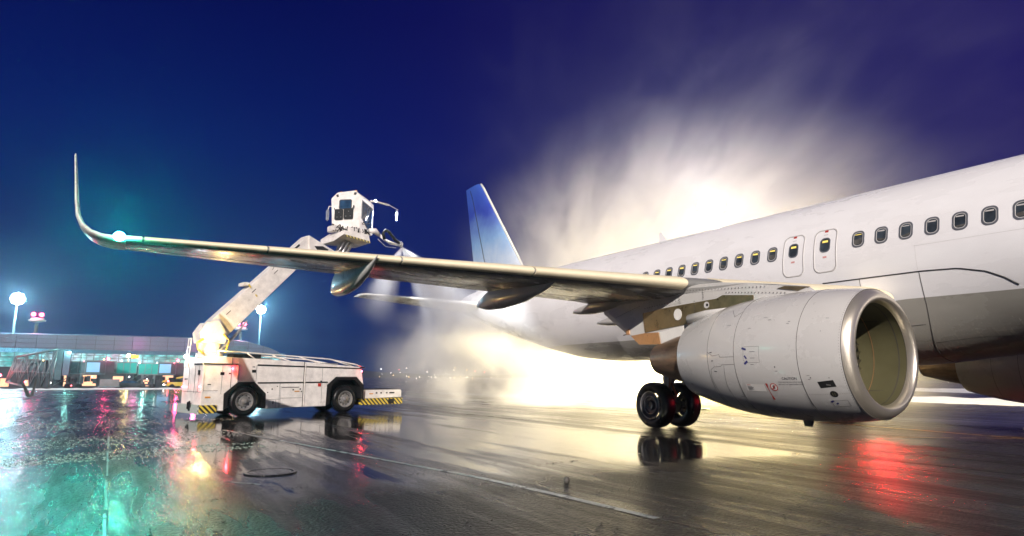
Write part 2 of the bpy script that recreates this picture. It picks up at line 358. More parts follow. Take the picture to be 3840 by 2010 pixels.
# belly fairing
def fair_top(u): return lerp_tab([(10.15, 2.75), (10.3, 2.95), (10.45, 3.08), (10.65, 3.24), (10.92, 3.39), (11.41, 3.515), (12.1, 3.55), (19, 3.55), (21, 3.2), (22.5, 2.6)], u)[0]
def fair_b(u): return 0.27*sstep(10.3, 13.4, u)*(1-sstep(18.5, 22.4, u))
def fairp(u, k, off=0.0):          # k 0..1 from starboard upper edge to port upper edge, 0.5 = keel
    zc, a, w = fsec(u); th0 = math.asin(max(-1, min(1, (fair_top(u)-zc)/a)))
    th = th0+(-PI-2*th0)*k
    bul = sstep(-12, -70, math.degrees(th if th > -PI/2 else -PI-th))
    side = 0.10*sstep(0, 0.25, min(k, 1-k))*(1-sstep(0.25, .5, min(k, 1-k)))*sstep(11, 14, u)
    return fus(u, th, 0.006+fair_b(u)*bul+side+off)
fu = [10.15, 10.3, 10.45, 10.65, 10.92, 11.15, 11.41, 11.75, 12.1, 12.6, 13.1, 13.6, 14.3, 15, 16, 17, 18, 18.7, 19.4, 20.2, 21, 21.7, 22.4]
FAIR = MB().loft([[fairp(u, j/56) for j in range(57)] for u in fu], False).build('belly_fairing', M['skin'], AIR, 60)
def ftube(pts, r, name, m, par, n=5): return MB().tube(pts, r, n).build(name, m, par, True)
uu = [10.45+0.1*i for i in range(40)]
ftube([fairp(u, 0.0, 0.0) for u in uu], 0.014, 'fairing_seal', M['dark'], FAIR)
ftube([fairp(12.15+0.0*k+0.28*sstep(0.1, 0.42, k), k, 0.001) for k in [i*0.02 for i in range(0, 24)]], 0.008, 'panel_joint', M['line'], FAIR)
ftube([fairp(10.40+0.1*sstep(0, .4, k), k+0.02, 0.001) for k in [i*0.02 for i in range(0, 20)]], 0.006, 'panel_joint', M['line'], FAIR)
ftube([fairp(12.3+0.1*i, 0.20, 0.001) for i in range(14)], 0.006, 'panel_joint', M['line'], FAIR)
ftube([fairp(10.6+0.1*i, 0.285, 0.0) for i in range(18)], 0.003, 'panel_joint', M['line'], FAIR)
ftube([fairp(13.45+0.0*k, k, 0.001) for k in [i*0.02 for i in range(0, 10)]], 0.006, 'panel_joint', M['line'], FAIR)
sb = MB(); rnd = random.Random(5)
for i in range(130):
    u = 10.5+3.3*i/130+rnd.uniform(-.03, .03); k0 = rnd.uniform(.17, .26); k1 = rnd.uniform(.35, .42)
    sb.tube([fairp(u-0.10*(k-k0)/.2+0.01*math.sin(9*k+i), k, 0.0) for k in [k0+(k1-k0)*q/6 for q in range(7)]], rnd.uniform(.0010, .0026), 4)
sb.build('fluid_streaks', M['fluid'], FAIR, True)
ftube([fus(u, 0.075, 0.0) for u in [9+.2*i for i in range(17)]], 0.0025, 'lap_joint', M['outline'], FUS)
ftube([fus(12.17, 0.075+.02*i-0.25, 0.0) for i in range(14)], 0.0022, 'skin_joint', M['outline'], FUS)

# cabin windows
def rrect(w, h, r, n=5, sub=False):
    P = []
    for cx, cz, a0 in ((w/2-r, h/2-r, 0), (-w/2+r, h/2-r, PI/2), (-w/2+r, -h/2+r, PI), (w/2-r, -h/2+r, 1.5*PI)):
        P += [(cx+r*math.cos(a0+PI/2*i/n), cz+r*math.sin(a0+PI/2*i/n)) for i in range(n+1)]
    if not sub: return P
    Q = []
    for p, q in zip(P, P[1:]+P[:1]):
        k = max(1, int(math.hypot(q[0]-p[0], q[1]-p[1])/.06)); Q += [(p[0]+(q[0]-p[0])*i/k, p[1]+(q[1]-p[1])*i/k) for i in range(k)]
    return Q
ZC = 3.95
def wpt(uc, zc, du, ds, off):
    th = math.asin((zc-ZC)/2.07)+ds/2.03; return fus(uc+du, th, off)
def patch(mb, uc, zc, pts, off):
    n = len(pts); cu = sum(p[0] for p in pts)/n; cz = sum(p[1] for p in pts)/n
    mb.add([wpt(uc, zc, cu, cz, off)]+[wpt(uc, zc, *p, off) for p in pts], [(0, 1+i, 1+(i+1) % n) for i in range(n)])
def ringp(mb, uc, zc, a, b, off, off2=None):
    n = len(a); off2 = off if off2 is None else off2
    A = [wpt(uc, zc, *p, off) for p in a]; B = [wpt(uc, zc, *p, off2) for p in b]
    Ai = [wpt(uc, zc, *p, -0.01) for p in a]; Bi = [wpt(uc, zc, *p, -0.01) for p in b]
    mb.loft([Ai, A, B, Bi])
WZ = 4.485
WR = random.Random(4)
def window(parent, u):
    w0 = MB(); ringp(w0, u, WZ, rrect(.295, .405, .115), rrect(.232, .335, .095), 0.007)
    fr = w0.build('cabin_window', M['frame'], parent, 40)
    p = MB(); patch(p, u, WZ, rrect(.236, .339, .095), 0.003); p.build('window_pane', M['pane'], fr, True)
    s_ = MB(); ringp(s_, u, WZ, rrect(.234, .337, .095), rrect(.205, .305, .085), 0.0045); s_.build('inner_rim', M['outline'], fr, True)
    hh = WR.uniform(.012, .03) if u < 14 else WR.uniform(.02, .05); b_ = MB(); q = [(-.075, .112-hh), (.08, .112-hh*.8), (.072, .116), (-.07, .116)]; patch(b_, u, WZ, q, 0.0055); b_.build('light_strip', M['blind'] if u > 13 else M['outline'], fr, True)
    if WR.random() < .6:
        g_ = MB(); a = WR.uniform(-.14, .0); patch(g_, u, WZ, [(-.085, -.13), (.085, -.13), (.09, a), (-.09, a+WR.uniform(-.06, .06))], 0.004); g_.build('seat_glimpse', M['cabinshade'], fr, True)
    return fr
for i in range(-1, 9): window(FUS, 13.414-.533*i if i >= 0 else 9.0)
for i in range(14): window(FUS, 15.724+.533*i)
# overwing exits
for u in (14.24, 15.10):
    doorin = [(x*.90, z*.945) for x, z in rrect(.60, 1.10, .16, 8, True)]
    d = MB(); ringp(d, u, 4.36, rrect(.60, 1.10, .16, 8, True), doorin, 0.004)
    dr = d.build('exit_door', M['outline'], FUS, True); dr['label'] = 'overwing exit with grey outline and red placards'
    w0 = MB(); ringp(w0, u, WZ, rrect(.27, .375, .105), rrect(.222, .325, .09), 0.006); w0.build('window_frame', M['frame'], dr, 40)
    p = MB(); patch(p, u, WZ, rrect(.226, .329, .09), 0.003); p.build('window_pane', M['pane'], dr, True)
    b_ = MB(); patch(b_, u, WZ, [(-.075, .06), (.075, .06), (.07, .115), (-.07, .115)], 0.0045); b_.build('light_strip', M['blind'], dr, True)
    r_ = MB(); patch(r_, u, 4.84, [(-.045, -.03), (.045, -.03), (.045, .03), (-.045, .03)], 0.004); r_.build('placard', M['red'], dr, True)
    r_ = MB(); patch(r_, u, 4.745, [(-.055, -.008), (.055, -.008), (.055, .008), (-.055, .008)], 0.003); r_.build('placard_text', M['outline'], dr, True)
    r_ = MB(); patch(r_, u, 4.18, [(-.05, -.022), (.05, -.022), (.05, .022), (-.05, .022)], 0.003); r_.build('placard', M['pink'], dr, True)
# blade antenna on the spine, seen beyond the crown
MB().prism([(21.3, -.02, 6.0), (21.75, -.02, 6.0), (21.72, -.02, 6.42), (21.62, -.02, 6.44)], (0, .04, 0)).build('blade_antenna', M['skin'], AIR)

# ---- wing
def foil(n=22, t=.12, camb=.012):
    up_, lo = [], []
    for i in range(n+1):
        x = 0.5*(1-math.cos(PI*i/n)); yt = 5*t*(.2969*math.sqrt(x)-.126*x-.3516*x*x+.2843*x**3-.1036*x**4); yc = camb*4*x*(1-x)
        up_.append((x, yc+yt)); lo.append((x, yc-yt*(1-.35*x*x)))
    return up_, lo
def wLE(v): return 11.776+.5057*v, 2.885+.0701*v
def wTE(v): return (16.307+.327*v if v > 6.4 else 18.4+.0*(6.4-v)), 2.69+.0826*v
def wt(v): return lerp_tab([(1.5, .15), (6.4, .125), (17, .105)], v)[0]
def wsec(v, pts, side=1):
    a, za = wLE(v); b, zb = wTE(v); c = b-a
    return [Vector((a+c*x, v*side, za+(zb-za)*x+c*y)) for x, y in pts]
def wing_ring(v, inset=True):
    up_, lo = foil(22, wt(v)); c = wTE(v)[0]-wLE(v)[0]; P = []
    for x, y in up_[::-1]:
        P.append((x, y-(.018/c)*(1-sstep(.11, .14, x)) if inset else y))
    for x, y in lo[1:]:
        P.append((x, y+(.018/c)*(1-sstep(.05, .075, x)) if inset else y))
    return [(max(x, .012) if inset else x, y) for x, y in P]
SV = [1.2, 2, 3, 4, 5, 6, 6.4, 7, 8, 9, 10, 11, 12, 13, 14, 15, 16, 16.4]
def make_wing(side):
    o = MB().loft([wsec(v, wing_ring(v), side) for v in SV], True, True).build('wing', M['wing'], AIR, 50)
    for (a, b) in ((6.03, 8.95), (8.99, 11.44), (11.48, 13.87), (13.91, 16.08)):
        rings = []
        for i in range(5):
            v = a+(b-a)*i/4; up_, lo = foil(40, wt(v)); c = wTE(v)[0]-wLE(v)[0]
            out = [p for p in up_ if p[0] < .14][::-1]+[p for p in lo[1:] if p[0] < .055]
            inn = [(x+.012/c+(.03/c if x < .02 else 0), y*(1-.10)) for x, y in out][::-1]
            rings.append(wsec(v, out+inn, side))
        MB().loft(rings, True, True).build('slat', M['slat'], o, 40)
    rings = []
    for v in (16.12, 16.26, 16.4):
        up_, lo = foil(40, wt(v)); c = wTE(v)[0]-wLE(v)[0]
        out = [p for p in up_ if p[0] < .14][::-1]+[p for p in lo[1:] if p[0] < .055]
        rings.append(wsec(v, out+[(x+.012/c, y*.9) for x, y in out][::-1], side))
    MB().loft(rings, True, True).build('leading_edge', M['slat'], o, 40)
    rings = []
    for v in (1.9, 3, 4, 5, 5.3):
        up_, lo = foil(40, wt(v)); c = wTE(v)[0]-wLE(v)[0]
        out = [p for p in up_ if p[0] < .13][::-1]+[p for p in lo[1:] if p[0] < .05]
        rings.append(wsec(v, out+[(x+.01/c, y*.9) for x, y in out][::-1], side))
    MB().loft(rings, True, True).build('slat', M['slat'], o, 40)
    # flap and aileron hinge gaps under the wing
    for x0, v0, v1 in ((.74, 6.6, 12.7), (.76, 12.9, 16.1)):
        pts = [wsec(v0+(v1-v0)*i/12, [(x0, foil(22, wt(v0))[1][15][1]*0+[y for x, y in foil(60, wt(v0+(v1-v0)*i/12))[1] if x >= x0][0])], side)[0]-Vector((0, 0, .001)) for i in range(13)]
        MB().tube(pts, .006, 4).build('hinge_gap', M['line'], o, True)
    # static dischargers / drip pins on the trailing edge
    for v in (13.4, 14.3, 15.2, 15.8):
        p = wsec(v, [(1, 0)], side)[0]; MB().tube([p+Vector((-.02, 0, 0)), p+Vector((.12, 0, -.05))], .006, 4).build('static_wick', M['line'], o)
    rv = MB()
    for i in range(230):
        v = 6.3+9.7*i/229; up_, lo = foil(60, wt(v)); x0 = .085; y0 = [y for x, y in lo if x >= x0][0]; p = wsec(v, [(x0, y0)], side)[0]; rv.ball((p.x, p.y, p.z-.002), .008, 4, 3)
    rv.build('rivet_rows', M['outline'], o)['kind'] = 'stuff'
    for v in (6.55, 9.3, 12.75, 14.4):
        up_, lo = foil(60, wt(v)); MB().tube([q-Vector((0, 0, .001)) for q in wsec(v, [(x, y) for x, y in lo if .56 < x < .995], side)], .007, 4).build('chordwise_gap', M['line'], o, True)
    for v, xc in ((9.9, .33), (13.2, .30), (7.6, .4)):
        lo = foil(60, wt(v))[1]; y0 = [y for x, y in lo if x >= xc][0]; c0 = wsec(v, [(xc, y0)], side)[0]
        MB().tube([(c0.x+.09*math.cos(a), c0.y+.17*math.sin(a)*side, c0.z-.002+.0701*.17*math.sin(a)) for a in [2*PI*i/24 for i in range(25)]], .006, 4).build('access_panel', M['line'], o, True)
    # winglet
    path = [(16.4,4.035,20.07,21.67),(16.62,4.045,20.2,21.72),(16.85,4.10,20.38,21.79),(17.05,4.21,20.56,21.87),(17.2,4.37,20.75,21.96),(17.31,4.62,20.98,22.06),(17.38,5.0,21.28,22.2),(17.45,5.5,21.66,22.42),(17.52,6.0,22.03,22.64),(17.55,6.2,22.2,22.72),(17.56,6.29,22.38,22.74)]
    rings = []
    for i, (v, z, a, b) in enumerate(path):
        p, q = path[max(0, i-1)], path[min(len(path)-1, i+1)]; d = Vector((q[0]-p[0], q[1]-p[1])).normalized(); nrm = (-d.y, d.x)
        c = b-a; t = .105 if i < 3 else .09; up_, lo = foil(14, t, .004)
        rings.append([Vector((a+c*x, (v+nrm[0]*c*y)*side, z+nrm[1]*c*y)) for x, y in up_[::-1]+lo[1:]])
    MB().loft(rings, True, True).build('winglet', M['winglet'], o, 50)
    # flap track fairings
    for v, n0, t0, zb, zt, hw in ((11.95, 17.7, 20.95, 3.14, 3.30, .17), (8.4, 16.3, 19.95, 2.93, 3.08, .19), (5.75, 16.9, 19.3, 2.92, 3.0, .19), (4.35, 16.6, 20.0, 2.72, 2.82, .19)):
        rings = []; a, za = wLE(v); b, zb2 = wTE(v); c = b-a
        for i in range(17):
            s = i/16; u = n0+(t0-n0)*s; x = (u-a)/c
            low = [y for xx, y in foil(60, wt(v))[1] if xx >= min(x, .999)][0] if x < 1 else 0
            ztop = za+(zb2-za)*x+c*low+.03 if x < .985 else (zb2+.02)+((zt+.05)-(zb2+.02))*(u-(a+.985*c))/(t0-(a+.985*c))
            znose = za+(zb2-za)*((n0-a)/c)+c*[y for xx, y in foil(60, wt(v))[1] if xx >= (n0-a)/c][0]+.02
            zbot = lerp_tab([(0, znose), (.15, znose-(znose-zb)*.45), (.4, znose-(znose-zb)*.86), (.65, zb), (.85, zb+.03), (1, zt)], s)[0]
            w = hw*lerp_tab([(0, .03), (.12, .4), (.35, .85), (.6, 1), (.8, .9), (.93, .55), (1, .06)], s)[0]
            ztop = max(ztop, zbot+.01)
            prof = [(1, 1.0), (1, .55), (.85, .25), (.5, .06), (0, 0), (-.5, .06), (-.85, .25), (-1, .55), (-1, 1.0)]
            rings.append([Vector((u, (v+w*py)*side, zbot+(ztop-zbot)*pz)) for py, pz in prof])
        f_ = MB().loft(rings, True, True).build('flap_track_fairing', M['cowl'], o, 50)
    return o
WING = make_wing(1); make_wing(-1)
gl = MB().ball((20.0, 16.52, 4.03), .11, 12, 8, (1.2, 1, .85)).build('navigation_light', M['L_green'], WING, True)
lamp('green_navigation_lamp', 'SPOT', (19.86, 16.53, 4.02), 1400, (0.0, .95, 0.70), .08, (19.86-.66, 16.53+.50, 4.02-.5), 165, .35)

# ---- fin, rudder, tailplane
def slab(secs, name, m, parent, t=.1, n=14, axis='z'):
    up_, lo = foil(n, t, 0)
    rings = []
    for (a, b, s0, z) in secs:
        c = b-a; rings.append([Vector((a+c*x, s0+c*y, z)) if axis == 'z' else Vector((a+c*x, s0, z+c*y)) for x, y in up_[::-1]+lo[1:]])
    return MB().loft(rings, True, True).build(name, m, parent, 50)
FIN = slab([(29.6, 35.55, 0, 5.7), (30.6, 35.66, 0, 6.1), (31.1, 35.79, 0, 6.74), (32.97, 36.33, 0, 9.03), (34.9, 36.89, 0, 11.4), (35.2, 36.95, 0, 11.7), (35.45, 36.97, 0, 11.8)], 'tail_fin', M['fin'], AIR, .09)
ftube([(29.75, 0, 5.75), (30.6, 0, 6.1), (31.08, 0, 6.74), (32.95, 0, 9.03), (34.88, 0, 11.4), (35.2, 0, 11.72)], .06, 'leading_edge', M['winglet'], FIN, 8)
ftube([(34.15, .17, 6.6), (35.15, .135, 9.02), (36.0, .075, 11.0), (36.35, .06, 11.6)], .018, 'rudder_hinge', M['dark'], FIN)
for s in (1, -1):
    h = slab([(32.0, 36.2, .5*s, 4.70), (32.6, 36.3, 1.2*s, 4.76), (35.3, 37.1, 5.7*s, 5.21), (35.65, 37.2, 6.08*s, 5.25), (36.0, 37.24, 6.22*s, 5.265)], 'tailplane', M['winglet'], AIR, .1, 14, 'y')
    ftube([(35.9, 5.3*s, 5.245), (35.5, 4.3*s, 5.13)], .012, 'elevator_gap', M['dark'], h)

# ---- engines
EU, EV, EZ = 10.74, 5.75, 1.70
LIPP = [(.34, 1.018), (.2, .965), (.1, .925), (.035, .905), (0, .90)]
COWL = [(.30, 1.062), (.5, 1.095), (.8, 1.125), (1.2, 1.145), (1.7, 1.15), (2.2, 1.13), (2.7, 1.085), (3.1, 1.02), (3.5, .93), (3.8, .85), (4.0, .795)]
def nacr(d): return lerp_tab([(0, .90), (.04, .965), (.12, 1.01)]+COWL, d)[0]
def npt(v, d, th, off=0.0):
    r = nacr(d)+off; return Vector((EU+d, v+r*math.cos(th), EZ+r*math.sin(th)))
def npatch(pts, v, off): # pts (d, th) polygon fan
    n = len(pts); cu = sum(p[0] for p in pts)/n; ct = sum(p[1] for p in pts)/n
    return MB().add([npt(v, cu, ct, off)]+[npt(v, *p, off) for p in pts], [(0, 1+i, 1+(i+1) % n) for i in range(n)])
def engine(v, deco):
    cw = MB().lathe(COWL+[(3.98, .77), (3.6, .82), (3.0, .86)], (EU, v, EZ), (1, 0, 0), 96).build('engine', M['cowl'], AIR, 50)
    MB().lathe([(.30, 1.058), (.265, 1.040), (.215, 1.008), (.195, .985), (.176, .955), (.165, .925), (.162, .90), (.167, .885), (.184, .868), (.225, .85), (.265, .838), (.3, .832)], (EU, v, EZ), (1, 0, 0), 96).build('inlet_lip', M['lip'], cw, True)
    MB().lathe([(.30, .831), (.6, .848), (.9, .868), (1.15, .87)], (EU, v, EZ), (1, 0, 0), 96).build('inlet_duct', M['duct'], cw, True)
    MB().lathe([(.296, .829), (.304, .829)], (EU, v, EZ), (1, 0, 0), 96).build('duct_joint', M['line'], cw)
    MB().lathe([(.87, .862), (.885, .862)], (EU, v, EZ), (1, 0, 0), 96).build('duct_joint', M['copper'], cw)
    sm = MB()
    for a in (-2.35, -.75, .95, 2.4): sm.tube([(EU+.33+.09*i, v+(.843+.003*i)*math.cos(a), EZ+(.843+.003*i)*math.sin(a)) for i in range(8)], .005, 4)
    sm.build('liner_seams', M['line'], cw)
    MB().lathe([(.42, .836), (.44, .838)], (EU, v, EZ), (1, 0, 0), 96).build('duct_joint', M['line'], cw)
    fb = MB()
    for i in range(36):
        a = 2*PI*i/36; P = []
        for r, tw, ch in ((.28, .5, .05), (.6, .8, .07), (.865, 1.05, .09)):
            for sgn in (-1, 1): P.append(Vector((EU+1.15+sgn*ch*math.cos(tw), v+r*math.cos(a)-sgn*ch*math.sin(tw)*math.sin(a), EZ+r*math.sin(a)+sgn*ch*math.sin(tw)*math.cos(a))))
        fb.add(P, [(0, 1, 3, 2), (2, 3, 5, 4)])
    fb.lathe([(1.3, .87), (1.3, .01)], (EU, v, EZ), (1, 0, 0), 48)
    fb.build('fan', M['fan'], cw)
    MB().lathe([(.72, .005), (.78, .06), (.9, .15), (1.05, .24), (1.2, .29)], (EU, v, EZ), (1, 0, 0), 32).build('spinner', M['fan'], cw, True)
    MB().lathe([(3.3, .62), (3.9, .60), (4.2, .575), (4.6, .50), (5.0, .405), (5.27, .335), (5.26, .32), (4.9, .33)], (EU, v, EZ), (1, 0, 0), 64).build('core_nozzle', M['nozzle'], cw, 50)
    MB().lathe([(4.7, .22), (5.1, .16), (5.5, .05), (5.6, .004)], (EU, v, EZ), (1, 0, 0), 32).build('exhaust_plug', M['nozzle'], cw, True)
    # cowl joints
    for d, r, a0, a1 in ((.30, .006, 0, 360), (1.02, .005, 0, 360), (2.30, .005, 0, 360), (2.98, .004, -75, 75)):
        MB().tube([npt(v, d, math.radians(a0+(a1-a0)*i/90), .0) for i in range(91)], r, 4).build('cowl_joint', M['line'], cw, True)
    rv = MB()
    for i in range(150):
        a = 2*PI*i/150; p = npt(v, .33, a, .0); rv.ball(p, .005, 5, 3)
    for i in range(24): rv.ball(npt(v, .36+.027*i, math.radians(-36), 0), .004, 5, 3)
    for i in range(34): rv.ball(npt(v, 1.06, math.radians(-36-1.6*i), 0), .004, 5, 3)
    rv.build('rivet_rows', M['line'], cw)['kind'] = 'stuff'
    if not deco: return cw
    D = math.radians
    ln = MB()
    def poly(pts, r=.0035):
        Q = []
        for (d0, t0), (d1, t1) in zip(pts, pts[1:]):
            Q += [npt(v, d0+(d1-d0)*i/6, D(t0+(t1-t0)*i/6), 0) for i in range(6)]
        Q.append(npt(v, pts[-1][0], D(pts[-1][1]), 0)); ln.tube(Q, r, 4)
    poly([(2.98, 4), (2.84, 0), (2.66, 1), (2.64, -1.5), (2.30, -1.5)]); poly([(2.30, -8.5), (2.62, -9), (2.64, -10.5), (2.82, -11), (2.92, -14), (2.95, -22), (2.9, -60)])
    poly([(2.56, -10), (2.62, -30), (2.55, -65)]); poly([(2.30, -47), (2.33, -58)]); poly([(2.3, 46), (2.45, 40), (2.62, 52)])
    poly([(1.74, 7), (2.08, 7), (2.08, -5), (2.02, -7), (1.74, -7), (1.74, 7)], .0022)
    poly([(.42, -43), (.68, -43), (.68, -50), (.42, -50), (.42, -43)], .002)
    ln.build('panel_lines', M['line'], cw, True)
    ink = MB(); bl = MB()
    def dash(mb_, d, t, w, h, rot=0.0):
        c, s = math.cos(rot), math.sin(rot); r = nacr(d)
        P = [(d+c*x-s*y, D(t)+(s*x+c*y)/r) for x, y in ((-w/2, -h/2), (w/2, -h/2), (w/2, h/2), (-w/2, h/2))]
        q = npatch(P, v, .0035); mb_.add(q.v, q.f)
    ink = bl = None
    def mark(d, t, w, h, ro, m):
        mb_ = MB(); dash(mb_, d, t, w, h, ro); mb_.build('placard_mark', m, cw)
    for d, t, w, h, ro in ((2.06, 5.2, .10, .035, .3), (2.03, -2.2, .07, .03, .9), (2.03, -7.0, .09, .04, -.6), (.66, -43.5, .06, .03, -.5), (.60, -46, .05, .025, -.6)): mark(d, t, w, h, ro, M['blue_ink'])
    for d, t, w, h in ((1.88, 2.5, .12, .006), (1.88, -3, .10, .006), (1.9, -8.6, .07, .006), (1.45, -11, .02, .02), (1.44, -14.5, .05, .006), (2.88, 3.5, .06, .014), (2.85, -5, .05, .014), (2.8, -15.5, .07, .014), (1.2, 28, .04, .008), (1.22, 26, .05, .006), (1.6, 31, .06, .008), (.85, -20.5, .016, .02), (.88, -18.5, .05, .005), (.88, -22, .04, .006), (.55, -21, .014, .014), (.62, 18, .012, .012), (.55, 30, .05, .006), (1.98, 24, .06, .006), (2.5, 30, .1, .006), (1.7, 34, .08, .006), (2.36, -41, .1, .006)): mark(d, t, w, h, 0, M['ink'])
    for i in range(4): mark(1.82-.035*i, -56-1.2*i, .012, .09, -.2, M['ink'])
    npatch([(1.76, D(-26.5)), (2.16, D(-26.5)), (2.16, D(-33.5)), (1.76, D(-33.5))], v, .003).build('warning_placard', M['white'], cw, True)
    tx = MB()
    for i, w in enumerate((.10, .13, .12, .10, .12, .07)): 
        q = npatch([(2.13-w, D(-28.9-.7*i)), (2.13, D(-28.9-.7*i)), (2.13, D(-29.15-.7*i)), (2.13-w, D(-29.15-.7*i))], v, .0045); tx.add(q.v, q.f)
    tx.build('placard_text', M['ink'], cw, True)
    npatch([(2.05, D(-27.2)), (2.13, D(-27.2)), (2.13, D(-27.7)), (2.05, D(-27.7))], v, .0045).build('placard_text', M['red'], cw, True)
    npatch([(1.69, D(-25.5)), (1.73, D(-25.5)), (1.71, D(-42)), (1.67, D(-42))], v, .003).build('red_stripe', M['red'], cw, True)
    c0 = (1.575, D(-28.8)); R_ = .072
    npatch([(c0[0]+R_*math.cos(a), c0[1]+R_*math.sin(a)/1.14) for a in [2*PI*i/28 for i in range(28)]], v, .003).build('prohibition_sign', M['white'], cw, True)
    rg = MB(); rg.loft([[npt(v, c0[0]+R_*k*math.cos(a), c0[1]+R_*k*math.sin(a)/1.14, .0045) for a in [2*PI*i/28 for i in range(28)]] for k in (1.0, .8)])
    q = npatch([(c0[0]+x*R_, c0[1]+y*R_/1.14) for x, y in ((-.6, .45), (-.45, .6), (.6, -.45), (.45, -.6))], v, .0055); rg.add(q.v, q.f); rg.build('prohibition_ring', M['red'], cw, True)
    fg = MB()
    for x, y, w, h in ((0, .42, .22, .22), (0, .05, .34, .5), (-.12, -.38, .14, .4), (.12, -.38, .14, .4), (.26, .1, .1, .5), (-.26, .1, .1, .5)):
        q = npatch([(c0[0]+(x+a*w/2)*R_, c0[1]+(y+b*h/2)*R_/1.14) for a, b in ((-1, -1), (1, -1), (1, 1), (-1, 1))], v, .005); fg.add(q.v, q.f)
    fg.build('prohibition_figure', M['ink'], cw, True)
    npatch([(.50, D(-23)), (.76, D(-24.2)), (.74, D(-30)), (.48, D(-29))], v, .003).build('inlet_vent', M['dark'], cw, True)
    npatch([(.56, D(-27)), (.63, D(-26.2)), (.63, D(-27.4)), (.56, D(-28))], v, .005).build('vent_flap', M['steel'], cw, True)
    npatch([(.57+.062*math.cos(a), D(-36)+.055*math.sin(a)) for a in [2*PI*i/24 for i in range(24)]], v, .003).build('service_port', M['dark'], cw, True)
    pp = MB()
    for k in (-.02, .015):
        q = npatch([(.57+k, D(-37.5)), (.57+k+.012, D(-37.5)), (.57+k+.012, D(-34.5)), (.57+k, D(-34.5))], v, .005); pp.add(q.v, q.f)
    pp.build('port_bars', M['duct'], cw, True)
    MB().prism([(EU+1.55, v-.03, EZ-1.12), (EU+1.75, v-.03, EZ-1.12), (EU+1.72, v-.03, EZ-1.25), (EU+1.60, v-.03, EZ-1.25)], (0, .06, 0)).build('drain_mast', M['dark'], cw)
    # lettering
    for body, size, dd, tt in (('CAUTION', .062, 1.23, -22.0), ('MAKE SURE THE FAN COWL DOORS', .028, 1.23, -24.6), ('ARE FULLY LATCHED WHEN CLOSED', .028, 1.23, -26.6)):
        fc = bpy.data.curves.new('lettering', 'FONT'); fc.body = body; fc.size = size; fc.align_x = 'CENTER'
        fo = bpy.data.objects.new('lettering', fc); COL.objects.link(fo)
        bpy.context.view_layer.update()
        me = bpy.data.meshes.new_from_object(fo.evaluated_get(bpy.context.evaluated_depsgraph_get()))
        bpy.data.objects.remove(fo)
        for vv in me.vertices: vv.co = npt(v, dd-vv.co.x, D(tt)+vv.co.y/1.14, .0035)
        me.materials.clear(); me.materials.append(M['ink']); lo = bpy.data.objects.new('lettering', me); COL.objects.link(lo); lo.parent = cw
    return cw
ENG = engine(EV, True); engine(-EV, False)
